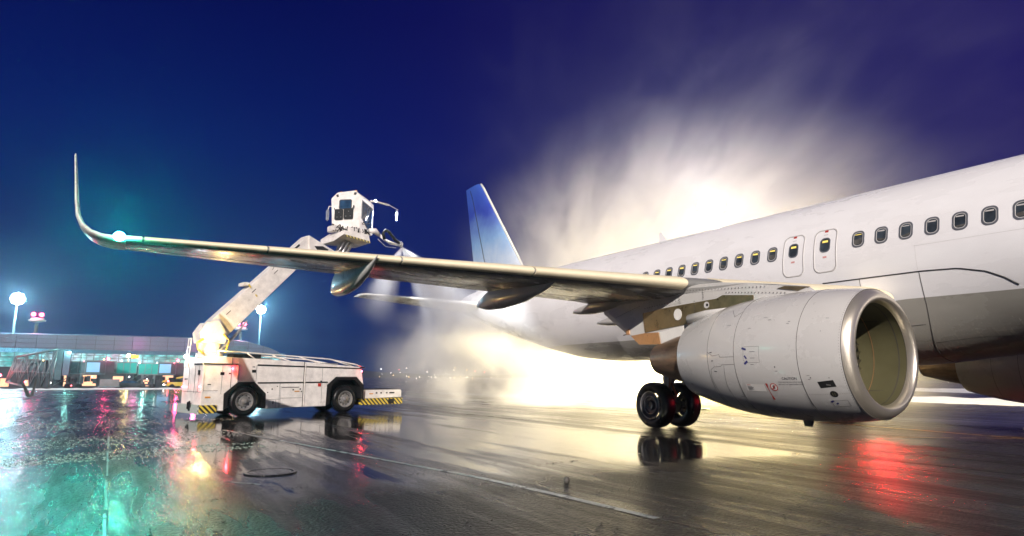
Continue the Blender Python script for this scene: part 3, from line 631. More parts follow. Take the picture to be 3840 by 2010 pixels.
# ---- pylons
def pylon(v, deco):
    out = [(11.95, 2.74), (12.25, 2.955), (12.8, 3.05), (13.4, 3.14), (14.0, 3.22), (14.6, 3.25), (15.2, 3.22), (16.4, 3.16), (17.94, 3.05), (17.94, 2.88), (17.0, 2.32), (16.84, 2.28), (16.52, 2.06), (15.78, 2.02), (15.2, 2.2), (14.4, 2.30), (13.0, 2.60)]
    hw = lambda u: lerp_tab([(11.9, .03), (12.4, .12), (13.2, .19), (15.5, .20), (16.9, .13), (17.9, .05)], u)[0]
    n = len(out); A = [(u, v-hw(u), z) for u, z in out]; B = [(u, v+hw(u), z) for u, z in out]
    py = MB().add(A+B, [tuple(range(n))[::-1], tuple(range(n, 2*n))]+[(i, (i+1) % n, n+(i+1) % n, n+i) for i in range(n)]).build('pylon', M['cowl'], AIR, None, .012)
    if not deco: return
    def pan(pts, name, m, off=.008):
        P = [(u, v+hw(u)+off, z) for u, z in pts]; P2 = [(u, v+hw(u)-.05, z) for u, z in pts]; k = len(pts)
        return MB().add(P+P2, [tuple(range(k))]+[(i, (i+1) % k, k+(i+1) % k, k+i) for i in range(k)]).build(name, m, py)
    pan([(16.39, 2.77), (16.33, 2.32), (15.1, 2.42), (14.6, 2.45), (13.9, 2.66), (13.26, 2.80), (13.26, 2.88), (14.0, 2.955), (14.15, 2.90), (15.68, 2.83)], 'heat_panel', M['heat'])
    pan([(16.84, 2.27), (16.53, 2.05), (15.80, 2.03), (15.87, 2.30), (16.3, 2.31)], 'exhaust_fairing', M['copper'], .01)
    pan([(15.83, 2.30), (15.76, 2.02), (15.1, 2.19), (15.1, 2.40)], 'exhaust_fairing', M['white'], .009)
    pan([(15.235+.115*math.cos(a), 2.655+.125*math.sin(a)) for a in [2*PI*i/28 for i in range(28)]], 'access_disc', M['white'], .013)
    pan([(14.42+.07*math.cos(a), 2.79+.07*math.sin(a)) for a in [2*PI*i/20 for i in range(20)]], 'access_port', M['outline'], .013)
    pan([(14.40+.03*math.cos(a), 2.79+.03*math.sin(a)) for a in [2*PI*i/16 for i in range(16)]], 'access_port', M['dark'], .016)
    MB().tube([(14.95, v+.18, 2.46), (14.8, v+.30, 2.52), (14.3, v+.34, 2.58), (13.7, v+.30, 2.66)], [.05, .10, .09, .02], 10).build('hinge_fairing', M['cowl'], py, True)
    rv = MB()
    for (a, b, c, d, k) in ((13.0, 3.02, 15.1, 3.16, 26), (12.6, 2.86, 13.9, 3.0, 18), (15.2, 2.96, 16.3, 2.88, 14), (16.36, 2.78, 16.3, 2.34, 10), (15.2, 3.1, 15.15, 2.9, 6), (16.5, 2.95, 17.4, 2.75, 12), (14.75, 2.9, 14.75, 2.62, 7), (14.5, 3.1, 14.5, 2.95, 5)):
        for i in range(k):
            u = a+(c-a)*i/(k-1); z = b+(d-b)*i/(k-1); rv.ball((u, v+hw(u)+.009, z), .011, 5, 3)
    rv.build('rivet_rows', M['line'], py)['kind'] = 'stuff'
    pan([(12.15, 2.93), (12.6, 2.985), (12.75, 2.955), (12.35, 2.87)], 'seal_plate', M['heat'], .01)
    pan([(17.02, 2.40), (16.9, 2.44), (16.88, 2.30), (16.99, 2.30)], 'drain_fitting', M['copper'], .02)
    MB().tube([(16.95, v+.1, 2.33), (17.15, v+.1, 2.30)], .012, 5).build('drain_pipe', M['line'], py)
pylon(EV, True); pylon(-EV, False)

# ---- main landing gear
def wheel_mesh(mbt, c, r, w, ax):
    return mbt.lathe([(-w/2+.05, r*.60), (-w/2+.01, r*.72), (-w/2, r*.80), (-w/2+.03, r*.92), (-w/2+.08, r*.985), (-w/2+.14, r), (0, r*1.003), (w/2-.14, r), (w/2-.08, r*.985), (w/2-.03, r*.92), (w/2, r*.80), (w/2-.01, r*.72), (w/2-.05, r*.60)], c, ax, 56)
def main_gear(s):
    u, v = 17.78, 3.795*s
    st = MB().tube([(u, v, .5), (u, v, 2.9)], [.1, .12], 16).tube([(u, v-.55, .585), (u, v+.55, .585)], .075, 14).tube([(u, v, 1.0), (u-.45, v-1.2*s, 2.6)], .05, 10).build('landing_gear', M['gear'], AIR, 60)
    for k in (-1, 1):
        vc = v+.46*k
        t = wheel_mesh(MB(), (u, vc, .585), .585, .43, (0, 1, 0)).build('tyre', M['rubber'], st, 60)
        o = k
        MB().lathe([(-.02, .005), (-.02, .06), (.0, .065), (.015, .11), (-.05, .14), (-.05, .2), (-.02, .22), (-.04, .25), (-.05, .30), (.0, .325), (.005, .36)], (u, vc+.20*o, .585), (0, o, 0), 40).build('hub', M['hub'], st, 50)
        MB().lathe([(0, .332), (.012, .34), (0, .35)], (u, vc+.205*o, .585), (0, o, 0), 48).build('rim_ring', M['rim'], st, True)
        MB().lathe([(0, .215), (.01, .225), (0, .235)], (u, vc+.19*o, .585), (0, o, 0), 40).build('rim_ring', M['rim'], st, True)
        bk = MB()
        for i in range(8):
            a = 2*PI*i/8; bk.box((u+.17*math.cos(a)-.03, vc-.19*o, .585+.17*math.sin(a)-.03), (u+.17*math.cos(a)+.03, vc-.25*o, .585+.17*math.sin(a)+.03))
        bk.lathe([(0, .23), (.06, .23), (.06, .1)], (u, vc-.19*o, .585), (0, -o, 0), 24).build('brake_pack', M['hub'], st)
    MB().prism([(u-.16, v-.04*s, .95), (u+.16, v-.04*s, .95), (u+.22, v+.06*s, 2.5), (u-.22, v+.06*s, 2.5)], (0, .03, 0)).build('gear_door', M['skin'], st)
    MB().tube([(u-.13, v, 1.15), (u-.3, v, .85), (u-.16, v, .6)], .03, 8).tube([(u-.12, v+.05, 2.4), (u-.14, v+.06, 1.2), (u-.1, v+.1, .75)], .016, 6).build('torque_link', mat('primer_red_line', (.25, .07, .03), .4), st, True)
main_gear(1); main_gear(-1)
# belly beacon
MB().lathe([(0, .07), (.05, .06), (.09, .02), (.095, .004)], (14.3, 0, 1.615), (0, 0, -1), 16).build('beacon_light', M['L_red'], AIR, True)
lamp('red_beacon_lamp', 'SPOT', (14.3, 0, 1.47), 190, (1.0, 0.008, 0.02), .09, (14.3, 0, 0), 172, .12)

# ------------------------------------------------------------------ de-icing truck (s along, t across, z up)
TR = empty('deicing_truck', (27.46, 12.67, 0), math.atan2(-.9743, .2253))
tag(TR, 'white de-icing truck with raised boom and cab spraying behind the wing', 'truck')
TW = 1.72
body = [(-1.39, .36), (-1.39, 1.69), (-1.33, 1.84), (-1.07, 1.88), (1.85, 1.76), (4.10, 1.61), (4.17, 1.54), (4.29, .89), (4.29, .96), (3.98, 1.25), (3.16, 1.25), (2.83, .97), (2.81, .25), (.65, .22), (.63, .71), (.23, 1.09), (-.28, 1.08), (-.70, .72), (-.68, .20), (-.9, .20), (-.92, .36)]
body = [p for p in body if p != (4.29, .89)]
B = MB().prism([(s, 0, z) for s, z in body], (0, TW, 0)).build('truck_body', M['truck'], TR, None, .015)
MB().box((-1.3, .28, .32), (4.2, TW-.28, 1.22)).build('chassis', M['truckd'], TR)
for arch in ([(-.70, .24), (-.70, .72), (-.28, 1.08), (.23, 1.09), (.63, .71), (.65, .24)], [(2.81, .26), (2.83, .97), (3.16, 1.25), (3.98, 1.25), (4.29, .96), (4.29, .46)]):
    c = (sum(p[0] for p in arch)/6, .62); P = [(s, -.012, z) for s, z in arch]; Q = [(c[0]+(s-c[0])*.82, -.012, c[1]+(z-c[1])*.84) for s, z in arch]
    ab = MB()
    for a in range(5): ab.prism([P[a], P[a+1], Q[a+1], Q[a]], (0, .5, 0))
    ab.build('wheel_arch', M['truckd'], B)
def truck_wheel(s, t, sg):
    w = wheel_mesh(MB(), (s, t, .47), .47, .28, (0, 1, 0)).build('wheel', M['rubber'], TR, 60)
    y = t-.14*sg if sg > 0 else t+.14
    MB().lathe([(0, .285), (.02, .29), (.025, .27), (-.03, .245), (-.05, .17), (-.02, .15), (-.02, .09), (.02, .085), (.03, .06), (.06, .055), (.065, .004)], (s, t-.12*sg, .47), (0, -sg, 0), 40).build('rim', M['rim'], w, 40)
    nb = MB()
    for i in range(10):
        a = 2*PI*i/10; nb.ball((s+.19*math.cos(a), t-.085*sg, .47+.19*math.sin(a)), .022, 6, 4)
    nb.build('wheel_holes', M['dark'], w)
    tr = MB()
    for i in range(44):
        a = 2*PI*i/44; c = math.cos(a); d = math.sin(a)
        tr.tube([(s+.455*c, t-.135, .47+.455*d), (s+.474*c, t-.06, .47+.474*d), (s+.474*c, t+.06, .47+.474*d), (s+.455*c, t+.135, .47+.455*d)], .012, 4)
    tr.build('tread_blocks', M['rubber'], w)
for s in (-.03, 3.58):
    truck_wheel(s, .16, 1); truck_wheel(s, TW-.16, -1)
# bumper with hazard stripes
MB().box((-1.43, -.035, .14), (-.91, .05, .385)).build('hazard_panel', M['hazard'], TR)
MB().box((-1.47, -.03, .12), (-1.40, TW+.1, .40)).build('hazard_panel', M['hazard_end'], TR)
MB().box((-1.40, .05, .14), (-.95, TW, .36)).build('bumper', M['truckd'], TR)
MB().box((-1.50, .62, .2), (-1.47, .7, .5)).box((-1.52, .72, .25), (-1.47, .78, .47)).box((-1.5, .56, .3), (-1.47, .6, .45)).build('tow_hitch', M['truckd'], TR)
# front platform
MB().prism([(4.32, .12, .46), (4.32, .12, .78), (6.02, .12, .78), (6.05, .12, .72), (6.05, .12, .50)], (0, TW-.24, 0)).build('platform', M['truck'], TR, None, .01)
MB().box((4.26, .10, .24), (6.09, TW-.1, .47)).build('hazard_panel', M['hazard'], TR)
MB().box((4.34, .16, .783), (6.0, TW-.16, .80)).build('platform_deck', M['truckd'], TR)
pf = MB()
for s, w in ((4.9, .06), (5.1, .06), (5.35, .06), (5.5, .22)): pf.box((s, .105, .64), (s+w, .12, .69))
pf.box((5.45, .085, .26), (5.7, .10, .44)); pf.build('platform_fittings', M['truckd'], TR)
MB().box((4.62, .105, .62), (4.78, .12, .655)).build('marker_light', M['amber'], TR)
# trim on the visible side
bk = MB()
bk.prism([(-1.38, -.012, 1.615), (-.31, -.012, 1.607), (-.31, -.012, 1.655), (-1.38, -.012, 1.665)], (0, .03, 0))
bk.prism([(.30, -.012, 1.60), (4.16, -.012, 1.535), (4.16, -.012, 1.575), (.30, -.012, 1.65)], (0, .03, 0))
bk.prism([(.34, -.012, 1.03), (2.85, -.012, 1.045), (2.82, -.012, 1.09), (.34, -.012, 1.075)], (0, .03, 0))
bk.build('trim_stripe', M['dark'], B)
jl = MB()
for s, z0, z1, r in ((-.52, .9, 1.85, .009), (-.30, 1.1, 1.62, .006), (.28, 1.1, 1.62, .006), (1.93, .25, 1.76, .014), (2.62, .35, 1.55, .005), (1.1, .24, 1.05, .006), (.98, .24, .5, .005), (1.14, .25, .95, .004), (-.80, .72, 1.6, .005)):
    MB().tube([(s, 0, z0), (s, 0, z1)], r, 4).build('panel_joint', M['dark'], B)
for s0, s1, z in ((.68, 1.12, .52), (1.14, 1.9, .55), (-1.38, -.9, .82), (1.16, 1.78, .90), (.66, 1.9, .24)): MB().tube([(s0, 0, z), (s1, 0, z)], .006, 4).build('panel_joint', M['dark'], B)
for a_, b_ in (((1.955, -.02, .27), (1.985, 0, 1.70)), ((-.34, -.015, 1.1), (-.31, 0, 1.62)), ((-1.37, -.016, .78), (-1.34, 0, 1.6))): MB().box(a_, b_).build('panel_post', M['truck'], B)
vs = MB()
for s, z, w, h in ((-.86, 1.30, .12, .09), (.13, 1.38, .13, .09), (-.60, 1.33, .06, .04), (.14, 1.55, .08, .025), (-1.22, 1.0, .1, .025), (1.8, .82, .05, .04), (1.55, .80, .05, .04), (1.0, .92, .03, .03), (.82, .83, .04, .04), (.68, .73, .03, .03), (1.85, .74, .04, .04), (.88, .36, .03, .1), (2.55, 1.09, .07, .03), (2.5, .98, .03, .03)):
    vs.box((s, -.008, z), (s+w, .01, z+h))
vs.prism([(1.18, -.008, .895), (1.78, -.008, .895), (1.78, -.008, .915), (1.18, -.008, .915)], (0, .01, 0)); vs.build('side_fitting', M['truckd'], B)
MB().box((-1.27, -.012, .60), (-1.11, .0, .645)).box((1.62, -.012, .755), (1.80, .0, .785)).build('marker_light', M['amber'], B)
MB().box((2.47, -.01, .92), (2.58, .0, 1.03)).build('warning_sign', M['red'], B)
fl = MB()
fl.box((-1.402, .06, 1.60), (-1.39, .75, 1.655)); fl.tube([(-1.395, .62, .75), (-1.395, .62, 1.58)], .006, 4).tube([(-1.395, 1.15, .75), (-1.395, 1.15, 1.58)], .006, 4).tube([(-1.395, .05, .78), (-1.395, 1.65, .78)], .006, 4).tube([(-1.395, .3, .78), (-1.395, .3, 1.58)], .004, 4)
fl.box((-1.43, .20, 1.30), (-1.39, .30, 1.45)).box((-1.41, 1.3, 1.15), (-1.39, 1.35, 1.19)).box((-1.41, 1.45, 1.14), (-1.39, 1.5, 1.2)); fl.build('end_fitting', M['truckd'], B)
# roof rails and equipment
for t in (.10, TW-.1):
    rl = MB(); P = [(-.94, t, 2.05), (-.3, t, 2.03), (1.73, t, 1.93), (2.9, t, 1.87), (3.98, t, 1.70), (4.2, t, 1.63)]
    rl.tube(P, .024, 7)
    for a, z, b in ((-.9, 1.85, -.94), (.28, 1.80, -.05), (1.22, 1.77, .8), (2.55, 1.70, 1.75), (3.9, 1.62, 3.0)): rl.tube([(a, t, z), (b, t, lerp_tab([(p[0], p[2]) for p in P], b)[0])], .02, 6)
    rl.build('roof_rail', M['truck'], TR, True)
MB().box((-.35, .35, 1.86), (.55, .9, 1.98)).build('roof_hatch', M['truckd'], TR)
MB().box((.6, .6, 1.80), (1.0, 1.0, 1.87)).box((2.9, .5, 1.68), (3.5, 1.1, 1.74)).tube([(3.6, .3, 1.70), (4.0, .3, 1.72), (4.15, .9, 1.68)], .025, 6).build('roof_gear', M['steel'], TR)
MB().tube([(4.1, .02, 1.58), (4.28, -.03, 1.60)], .02, 6).build('roof_gear', M['truckd'], TR)
ld = MB()
for t in (1.28, 1.50): ld.tube([(-1.42, t, 1.5), (-1.38, t, 2.48)], .022, 6)
for z in (1.65, 1.95, 2.2, 2.46): ld.tube([(-1.40, 1.28, z), (-1.40, 1.50, z)], .018, 6)
ld.build('ladder', M['truck'], TR, True)
# turret and boom
TU = MB().lathe([(0, .40), (.12, .40), (.14, .34), (.45, .33), (.47, .38), (.52, .38)], (-.95, .80, 1.86), (0, 0, 1), 32).build('turret', M['truck'], TR, 40)
for t in (.46, 1.06): MB().prism([(-1.35, t, 2.3), (-.62, t, 2.3), (-.55, t, 2.62), (-.85, t, 3.0), (-1.22, t, 2.95), (-1.42, t, 2.62)], (0, .07, 0)).build('turret_cheek', M['truck'], TU)
MB().tube([(-1.25, .42, 1.95), (-1.45, .42, 2.1), (-1.48, .42, 2.3), (-1.3, .42, 2.42)], .035, 8).build('hydraulic_hose', M['yellow'], TU, True)
MB().tube([(-.6, .45, 2.0), (-.5, .42, 2.4), (-.7, .42, 2.6)], .03, 8).build('hydraulic_hose', M['yellow'], TU, True)
MB().tube([(-.75, .5, 2.05), (-.3, .55, 2.55), (.1, .6, 3.1)], [.05, .05, .03], 10).build('lift_cylinder', M['steel'], TU)
bt0, bt1 = .52, 1.02
BO = MB().prism([(-1.19, bt0, 2.875), (-1.05, bt0, 3.05), (2.02, bt0, 6.29), (2.45, bt0, 6.12), (2.55, bt0, 5.92), (1.66, bt0, 4.98), (-.66, bt0, 2.42), (-1.0, bt0, 2.40)], (0, bt1-bt0, 0)).build('boom', M['truck'], TR, None, .015)
LK = MB().prism([(2.05, bt0-.06, 6.30), (3.08, bt0-.06, 5.87), (3.55, bt0-.06, 5.55), (3.50, bt0-.06, 5.25), (3.1, bt0-.06, 5.2), (2.1, bt0-.06, 5.72)], (0, bt1-bt0+.12, 0)).build('boom_elbow', M['truck'], TR, None, .015)
MB().prism([(2.28, bt0-.068, 5.93), (2.6, bt0-.068, 5.97), (2.85, bt0-.068, 5.88), (2.8, bt0-.068, 5.80), (2.4, bt0-.068, 5.8)], (0, .02, 0)).build('elbow_recess', M['dark'], LK)
bs = MB()
for a in (.16, .42, .66): # dark slots along the beam
    x0 = -1.1+3.0*a; z0 = 2.62+3.05*a+.12
    bs.prism([(x0, bt0-.008, z0), (x0+.13, bt0-.008, z0+.14), (x0+.12, bt0-.008, z0+.16), (x0-.01, bt0-.008, z0+.02)], (0, .01, 0))
bs.prism([(1.60, bt0-.008, 5.72), (1.76, bt0-.008, 5.88), (1.72, bt0-.008, 5.93), (1.55, bt0-.008, 5.76)], (0, .01, 0)); bs.build('boom_slot', M['dark'], BO)
MB().tube([(.02, bt0-.02, 4.30), (.1, bt0-.02, 4.2)], .03, 6).build('boom_fitting', M['yellow'], BO)
MB().tube([(.28, bt0-.012, 3.98), (.34, bt0-.012, 3.92)], .022, 6).build('boom_fitting', M['yellow'], BO)
MB().box((-.12, .5, 4.26), (.04, 1.0, 4.36)).box((1.02, .5, 5.40), (1.14, .95, 5.47)).build('boom_bracket', M['truck'], BO)
MB().tube([(-1.05, 1.04, 3.0), (1.9, 1.04, 6.1)], .035, 6).build('boom_pipe', M['steel'], BO)
A3 = MB().prism([(3.14, .56, 5.4), (3.40, .56, 5.3), (4.05, .56, 6.42), (3.55, .56, 6.42)], (0, .34, 0)).build('jib', M['truck'], TR, None, .012)
MB().tube([(3.3, .5, 5.6), (3.75, .5, 6.4)], .045, 8).tube([(3.2, .48, 5.75), (3.55, .48, 6.35)], .03, 8).tube([(3.38, .5, 5.5), (3.9, .5, 6.38)], .025, 8).build('jib_cylinder', M['steel'], A3, True)
sc_ = MB()
for i in range(4): sc_.box((3.32+.11*i, .535, 5.68+.18*i), (3.40+.11*i, .56, 5.76+.18*i))
sc_.build('jib_fitting', M['truckd'], A3)
# basket floor
PL = MB().add([(2.95, .30, 6.40), (2.95, .30, 6.20), (3.3, .2, 6.50), (4.38, .10, 6.30), (4.30, .10, 6.62), (3.3, .2, 6.65), (2.95, 1.3, 6.40), (2.95, 1.3, 6.20), (4.5, 1.4, 6.30), (4.5, 1.4, 6.62), (3.3, 1.3, 6.66)],
    [(2, 3, 4, 5), (3, 8, 9, 4), (8, 7, 6, 10, 9), (6, 7, 1, 0), (5, 4, 9, 10), (0, 5, 10, 6), (0, 1, 2, 5), (1, 7, 8, 3, 2)]).build('basket_floor', M['truck'], TR)
MB().prism([(3.32, .09, 6.40), (3.32, .09, 6.47), (4.36, .085, 6.36), (4.37, .085, 6.29)], (0, .015, 0)).build('hazard_edge', M['hazard_small'], PL)
MB().prism([(2.98, .34, 6.38), (2.98, .34, 6.22), (3.3, .23, 6.5), (3.3, .23, 6.62)], (-.02, -.02, 0)).build('basket_recess', M['truckd'], PL)
mc = MB(); rnd = random.Random(11)
for i in range(26):
    s = 3.0+1.5*i/25; t = .45+rnd.uniform(-.12, .12)
    mc.tube([(s, t, 6.62), (s+rnd.uniform(-.15, .15), t+rnd.uniform(-.1, .1), 6.72), (s+rnd.uniform(-.2, .2), t+rnd.uniform(-.1, .1), 6.86)], rnd.uniform(.012, .03), 5)
mc.build('pipework', M['truckd'], PL, True)
MB().box((2.98, .38, 6.62), (3.2, .9, 6.84)).box((3.55, .3, 6.64), (3.95, .8, 6.84)).box((4.1, .4, 6.62), (4.3, .7, 6.86)).lathe([(0, .42), (.16, .42)], (3.8, .9, 6.66), (0, 0, 1), 24, True).build('slew_ring', M['truck'], PL, None, .02)
# operator cab (its own axes: x to the nozzle side, y away)
CB = empty('operator_cab', (4.06, .38, 6.86), math.atan2(-.80, .595), TR)
prof = [(-1.13, 0), (-1.22, 1.24), (-.98, 1.47), (-.26, 1.53), (0.02, 1.28), (.0, 0)]
CS = MB().prism([(x, 0, z) for x, z in prof], (0, 1.32, 0)).build('cab_shell', M['truck'], CB, None, .02)
def cabpan(pts, name, m, face, off=.006, th=.012, par=CS):
    if face == 'front': return MB().prism([(x, -off, z) for x, z in pts], (0, th, 0)).build(name, m, par)
    return MB().prism([(off+.02*z/1.28, y, z) for y, z in pts], (-th, 0, 0)).build(name, m, par)
def rr2(cx, cz, w, h, r): return [(cx+a, cz+b) for a, b in rrect(w, h, r)]
cabpan(rr2(-.62, .98, .52, .40, .07), 'window_seal', M['dark'], 'front', .006)
cabpan(rr2(-.62, .98, .45, .33, .05), 'cab_window', M['cabglass'], 'front', .009)
cabpan(rr2(-.86, .58, .34, .42, .05), 'battery_cover', M['hose'], 'front', .05, .05)
cabpan(rr2(-.47, .60, .38, .42, .05), 'battery_cover', M['hose'], 'front', .05, .05)
bl_ = MB()
for x, z in ((-.85, .66), (-.92, .47), (-.76, .47), (-.46, .69), (-.56, .5), (-.38, .5)): bl_.ball((x, -.055, z), .018, 6, 4)
bl_.build('cover_bolts', M['steel'], CS)
MB().tube([(-1.02, -.05, .75), (-1.04, -.06, .84)], .015, 5).tube([(-.30, -.05, .78), (-.24, -.08, .92)], .02, 5).tube([(-.05, .25, .2), (.06, .22, .3)], .02, 5).build('cab_handle', M['truckd'], CS)
cabpan([(-1.02, 1.38), (-.93, 1.40), (-.90, 1.30), (-.99, 1.28)], 'roof_vent', M['dark'], 'front'); cabpan([(-.27, 1.46), (-.17, 1.44), (-.21, 1.34), (-.31, 1.36)], 'roof_vent', M['dark'], 'front')
cabpan([(.10, 1.16), (1.24, 1.10), (1.20, .12), (.95, .04), (.10, .44)], 'window_seal', M['dark'], 'side', .006)
cabpan([(.15, 1.12), (1.20, 1.06), (1.15, .16), (.94, .10), (.15, .47)], 'cab_window', M['cabglass'], 'side', .010)
cabpan([(.45, .50), (.75, .72), (.78, .66), (.5, .42)], 'seat_back', M['mirror'], 'side', .013, .004)
MB().tube([(.03, .2, .2), (.03, .9, .42)], .012, 5).build('wiper', M['dark'], CS)
MB().tube([(-1.2, .3, 1.0), (-1.38, .2, .98), (-1.40, .15, .8)], .022, 6).build('mirror_arm', M['truck'], CS, True)
MB().box((-1.46, .08, .38), (-1.33, .18, .84)).build('mirror', M['mirror'], CS, None, .04)
MB().tube([(.0, 1.0, 1.36), (.15, 1.3, 1.40), (.45, 1.9, 1.42)], .04, 8).tube([(.45, 1.9, 1.42), (.72, 2.3, 1.30)], .014, 6).build('lamp_arm', M['truck'], CS, True)
MB().box((.64, 2.2, .82), (.70, 2.32, 1.26)).build('mirror', M['mirror'], CS, None, .02)
MB().ball((.12, 1.2, 1.42), .05, 8, 6).build('cab_lamp', M['L_white'], CS, True)
MB().box((-.9, .1, 1.48), (-.84, .2, 1.53)).box((-.3, .1, 1.52), (-.24, .2, 1.57)).build('marker_light', M['amber'], CS)
# nozzle arm
NA = MB().tube([(4.55, .45, 6.86), (4.80, .48, 6.90), (5.0, .5, 6.78)], [.10, .12, .08], 10).tube([(4.85, .5, 6.90), (5.3, .52, 6.62), (6.0, .55, 6.52)], [.07, .05, .04], 8).build('spray_arm', M['truck'], TR, True)
MB().tube([(5.05, .46, 6.68), (5.5, .46, 6.48), (6.0, .50, 6.48)], .022, 6).tube([(5.0, .55, 6.62), (5.4, .6, 6.38), (5.9, .6, 6.40)], .016, 6).build('arm_cylinder', M['steel'], NA, True)
MB().tube([(5.22, .42, 6.62), (5.14, .42, 6.86), (5.25, .42, 7.0), (5.42, .42, 6.95), (5.75, .45, 6.68), (6.05, .5, 6.58)], .06, 9).build('spray_hose', M['hose'], NA, True)
MB().ball((6.05, .52, 6.54), .10, 10, 7).tube([(6.05, .52, 6.54), (6.12, .52, 6.42)], [.07, .045], 8).tube([(6.0, .4, 6.62), (6.2, .6, 6.62)], .03, 6).build('nozzle', M['steel'], NA, True)
# lamps the truck carries
MB().ball((-1.30, .02, 2.08), .06, 10, 6).build('work_lamp', M['L_warm'], TR, True)
MB().ball((-1.45, 1.50, 1.88), .045, 10, 6).build('work_lamp', M['L_white'], TR, True)
for s, t, z in ((-1.415, 1.62, .92), (-1.415, .10, .95), (4.19, .0, 1.46), (-.5, -.02, 1.5)): MB().ball((s, t, z), .028, 8, 5).build('tail_light', M['L_red'], TR, True)
tm = TR.matrix_basis
def tw(p): return Matrix.Translation(TR.location) @ Matrix.Rotation(TR.rotation_euler.z, 4, 'Z') @ Vector(p)
lamp('truck_work_lamp', 'POINT', tw((-1.34, -.12, 2.10)), 130, (1.0, .66, .22), .06)
lamp('truck_end_lamp', 'POINT', tw((-1.58, 1.45, 1.85)), 25, (.85, .92, 1.0), .05)
for p in ((-1.47, 1.62, .92), (-1.47, .08, .95), (4.27, -.06, 1.46), (-.5, -.08, 1.5)): lamp('truck_tail_lamp', 'POINT', tw(p), 5, (1.0, .05, .06), .03)
lamp('cab_spot_lamp', 'SPOT', tw((4.95, .75, 8.35)), 3800, (.92, .96, 1.0), .05, tw((7.6, 1.3, 4.9)), 75, .5)

# ------------------------------------------------------------------ terminal and its surroundings
TG = -1.42
TB = empty('terminal_building', (152, 10, TG))
tag(TB, 'long low airport terminal with curved roof and lit glazing', 'building')
TB.location = (0, 0, 0)
def rooflz(v): return lerp_tab([(-15.6, 5.2), (-14.9, 5.9), (-12, 7.2), (-8, 8.2), (-3, 8.6), (8, 8.65), (34, 8.45), (62, 8.2)], v)[0]
vs_ = [-15.6, -14.9, -13.5, -12, -10, -8, -5.5, -3, 2, 8, 20, 34, 48, 62]
w = MB(); w.loft([[(152+.06*(v-10)**2/100, v, 5.85 if v > -15.2 else 5.15), (152+.06*(v-10)**2/100, v, rooflz(v)), (158, v, rooflz(v)+.5), (185, v, rooflz(v)+.3), (185, v, TG)] for v in vs_], False)
w.build('upper_wall', M['wall'], TB)
jn = MB()
for i in range(25): 
    v = -14+3.05*i; x = 151.97+.06*(v-10)**2/100; jn.tube([(x, v, 5.9), (x, v, rooflz(v)-.05)], .035, 4)
for z in (6.1, 6.9, 7.7): jn.tube([(151.97+.06*(v-10)**2/100, v, min(z, rooflz(v)-.05)) for v in vs_[3:]], .02, 4)
jn.build('panel_joint', M['bridged'], TB)
MB().box((151.9, -7.5, 5.6), (151.97, -1.5, 7.3)).build('louvre', M['bridge'], TB)
c = MB()
for i in range(240):
    v = -15.5+.32*i; c.add([(152.3, v, 5.9), (150.2, v, 5.05), (150.2, v+.16, 5.13), (152.3, v+.16, 5.96), (150.2, v+.32, 5.05), (152.3, v+.32, 5.9)], [(0, 1, 2, 3), (3, 2, 4, 5)])
c.build('canopy', M['canopy'], TB)
MB().box((152.6, -15, 2.5), (152.8, 62, 5.4)).build('glazing', M['litglass'], TB)
mu = MB()
for i in range(38): mu.box((152.45, -15+2.03*i, 2.5), (152.6, -14.9+2.03*i, 5.4))
for z in (2.5, 3.4, 4.3): mu.box((152.47, -15, z), (152.58, 62, z+.08))
mu.build('mullions', M['metalgrey'], TB)
MB().box((152.7, -15, TG), (184, 62, 2.48)).build('lower_wall', M['bridged'], TB)
M['doorway'] = emis('warm_interior', (1.0, .55, .32), .6)
rnd = random.Random(9)
for i in range(16):
    v = -12+4.4*i; ww = rnd.uniform(.8, 2.6); MB().box((152.6, v, TG+rnd.uniform(.3, .9)), (152.69, v+ww, TG+rnd.uniform(1.5, 2.9))).build('lit_doorway', M['doorway'], TB)
# elevated walkway on columns
WK = empty('elevated_walkway', (0, 0, 0)); tag(WK, 'dark elevated walkway on columns beside the lit terminal', 'walkway')
MB().box((140.5, -13, 1.55), (144, 13.5, 2.75)).build('deck', M['bridge'], WK)
for v in (-11, -2.5, 6.0, 12.5):
    MB().box((141.2, v-.5, gz(141, 8)), (143.2, v+.5, 1.55)).build('column', M['bridged'], WK)
for v in (8.6, 2.4, -4.0, -9.0):
    MB().ball((140.35, v, 2.3), .16, 8, 6).build('walkway_lamp', M['L_warm'], WK, True)
MB().box((140.45, 5.2, 1.95), (140.5, 5.9, 2.5)).box((140.45, 9.9, 1.95), (140.5, 10.5, 2.5)).build('gate_sign', M['yellow'], WK)
MB().ball((140.4, .8, 2.2), .3, 12, 8, (.1, 1, 1)).build('clock_face', M['L_white'], WK, True)

for nm, c in (('white', (1, .95, .9)), ('amber', (1, .6, .2)), ('red', (1, .08, .1)), ('green', (.1, 1, .5))): M['far_'+nm] = emis('far_lamp_'+nm, c, 14)
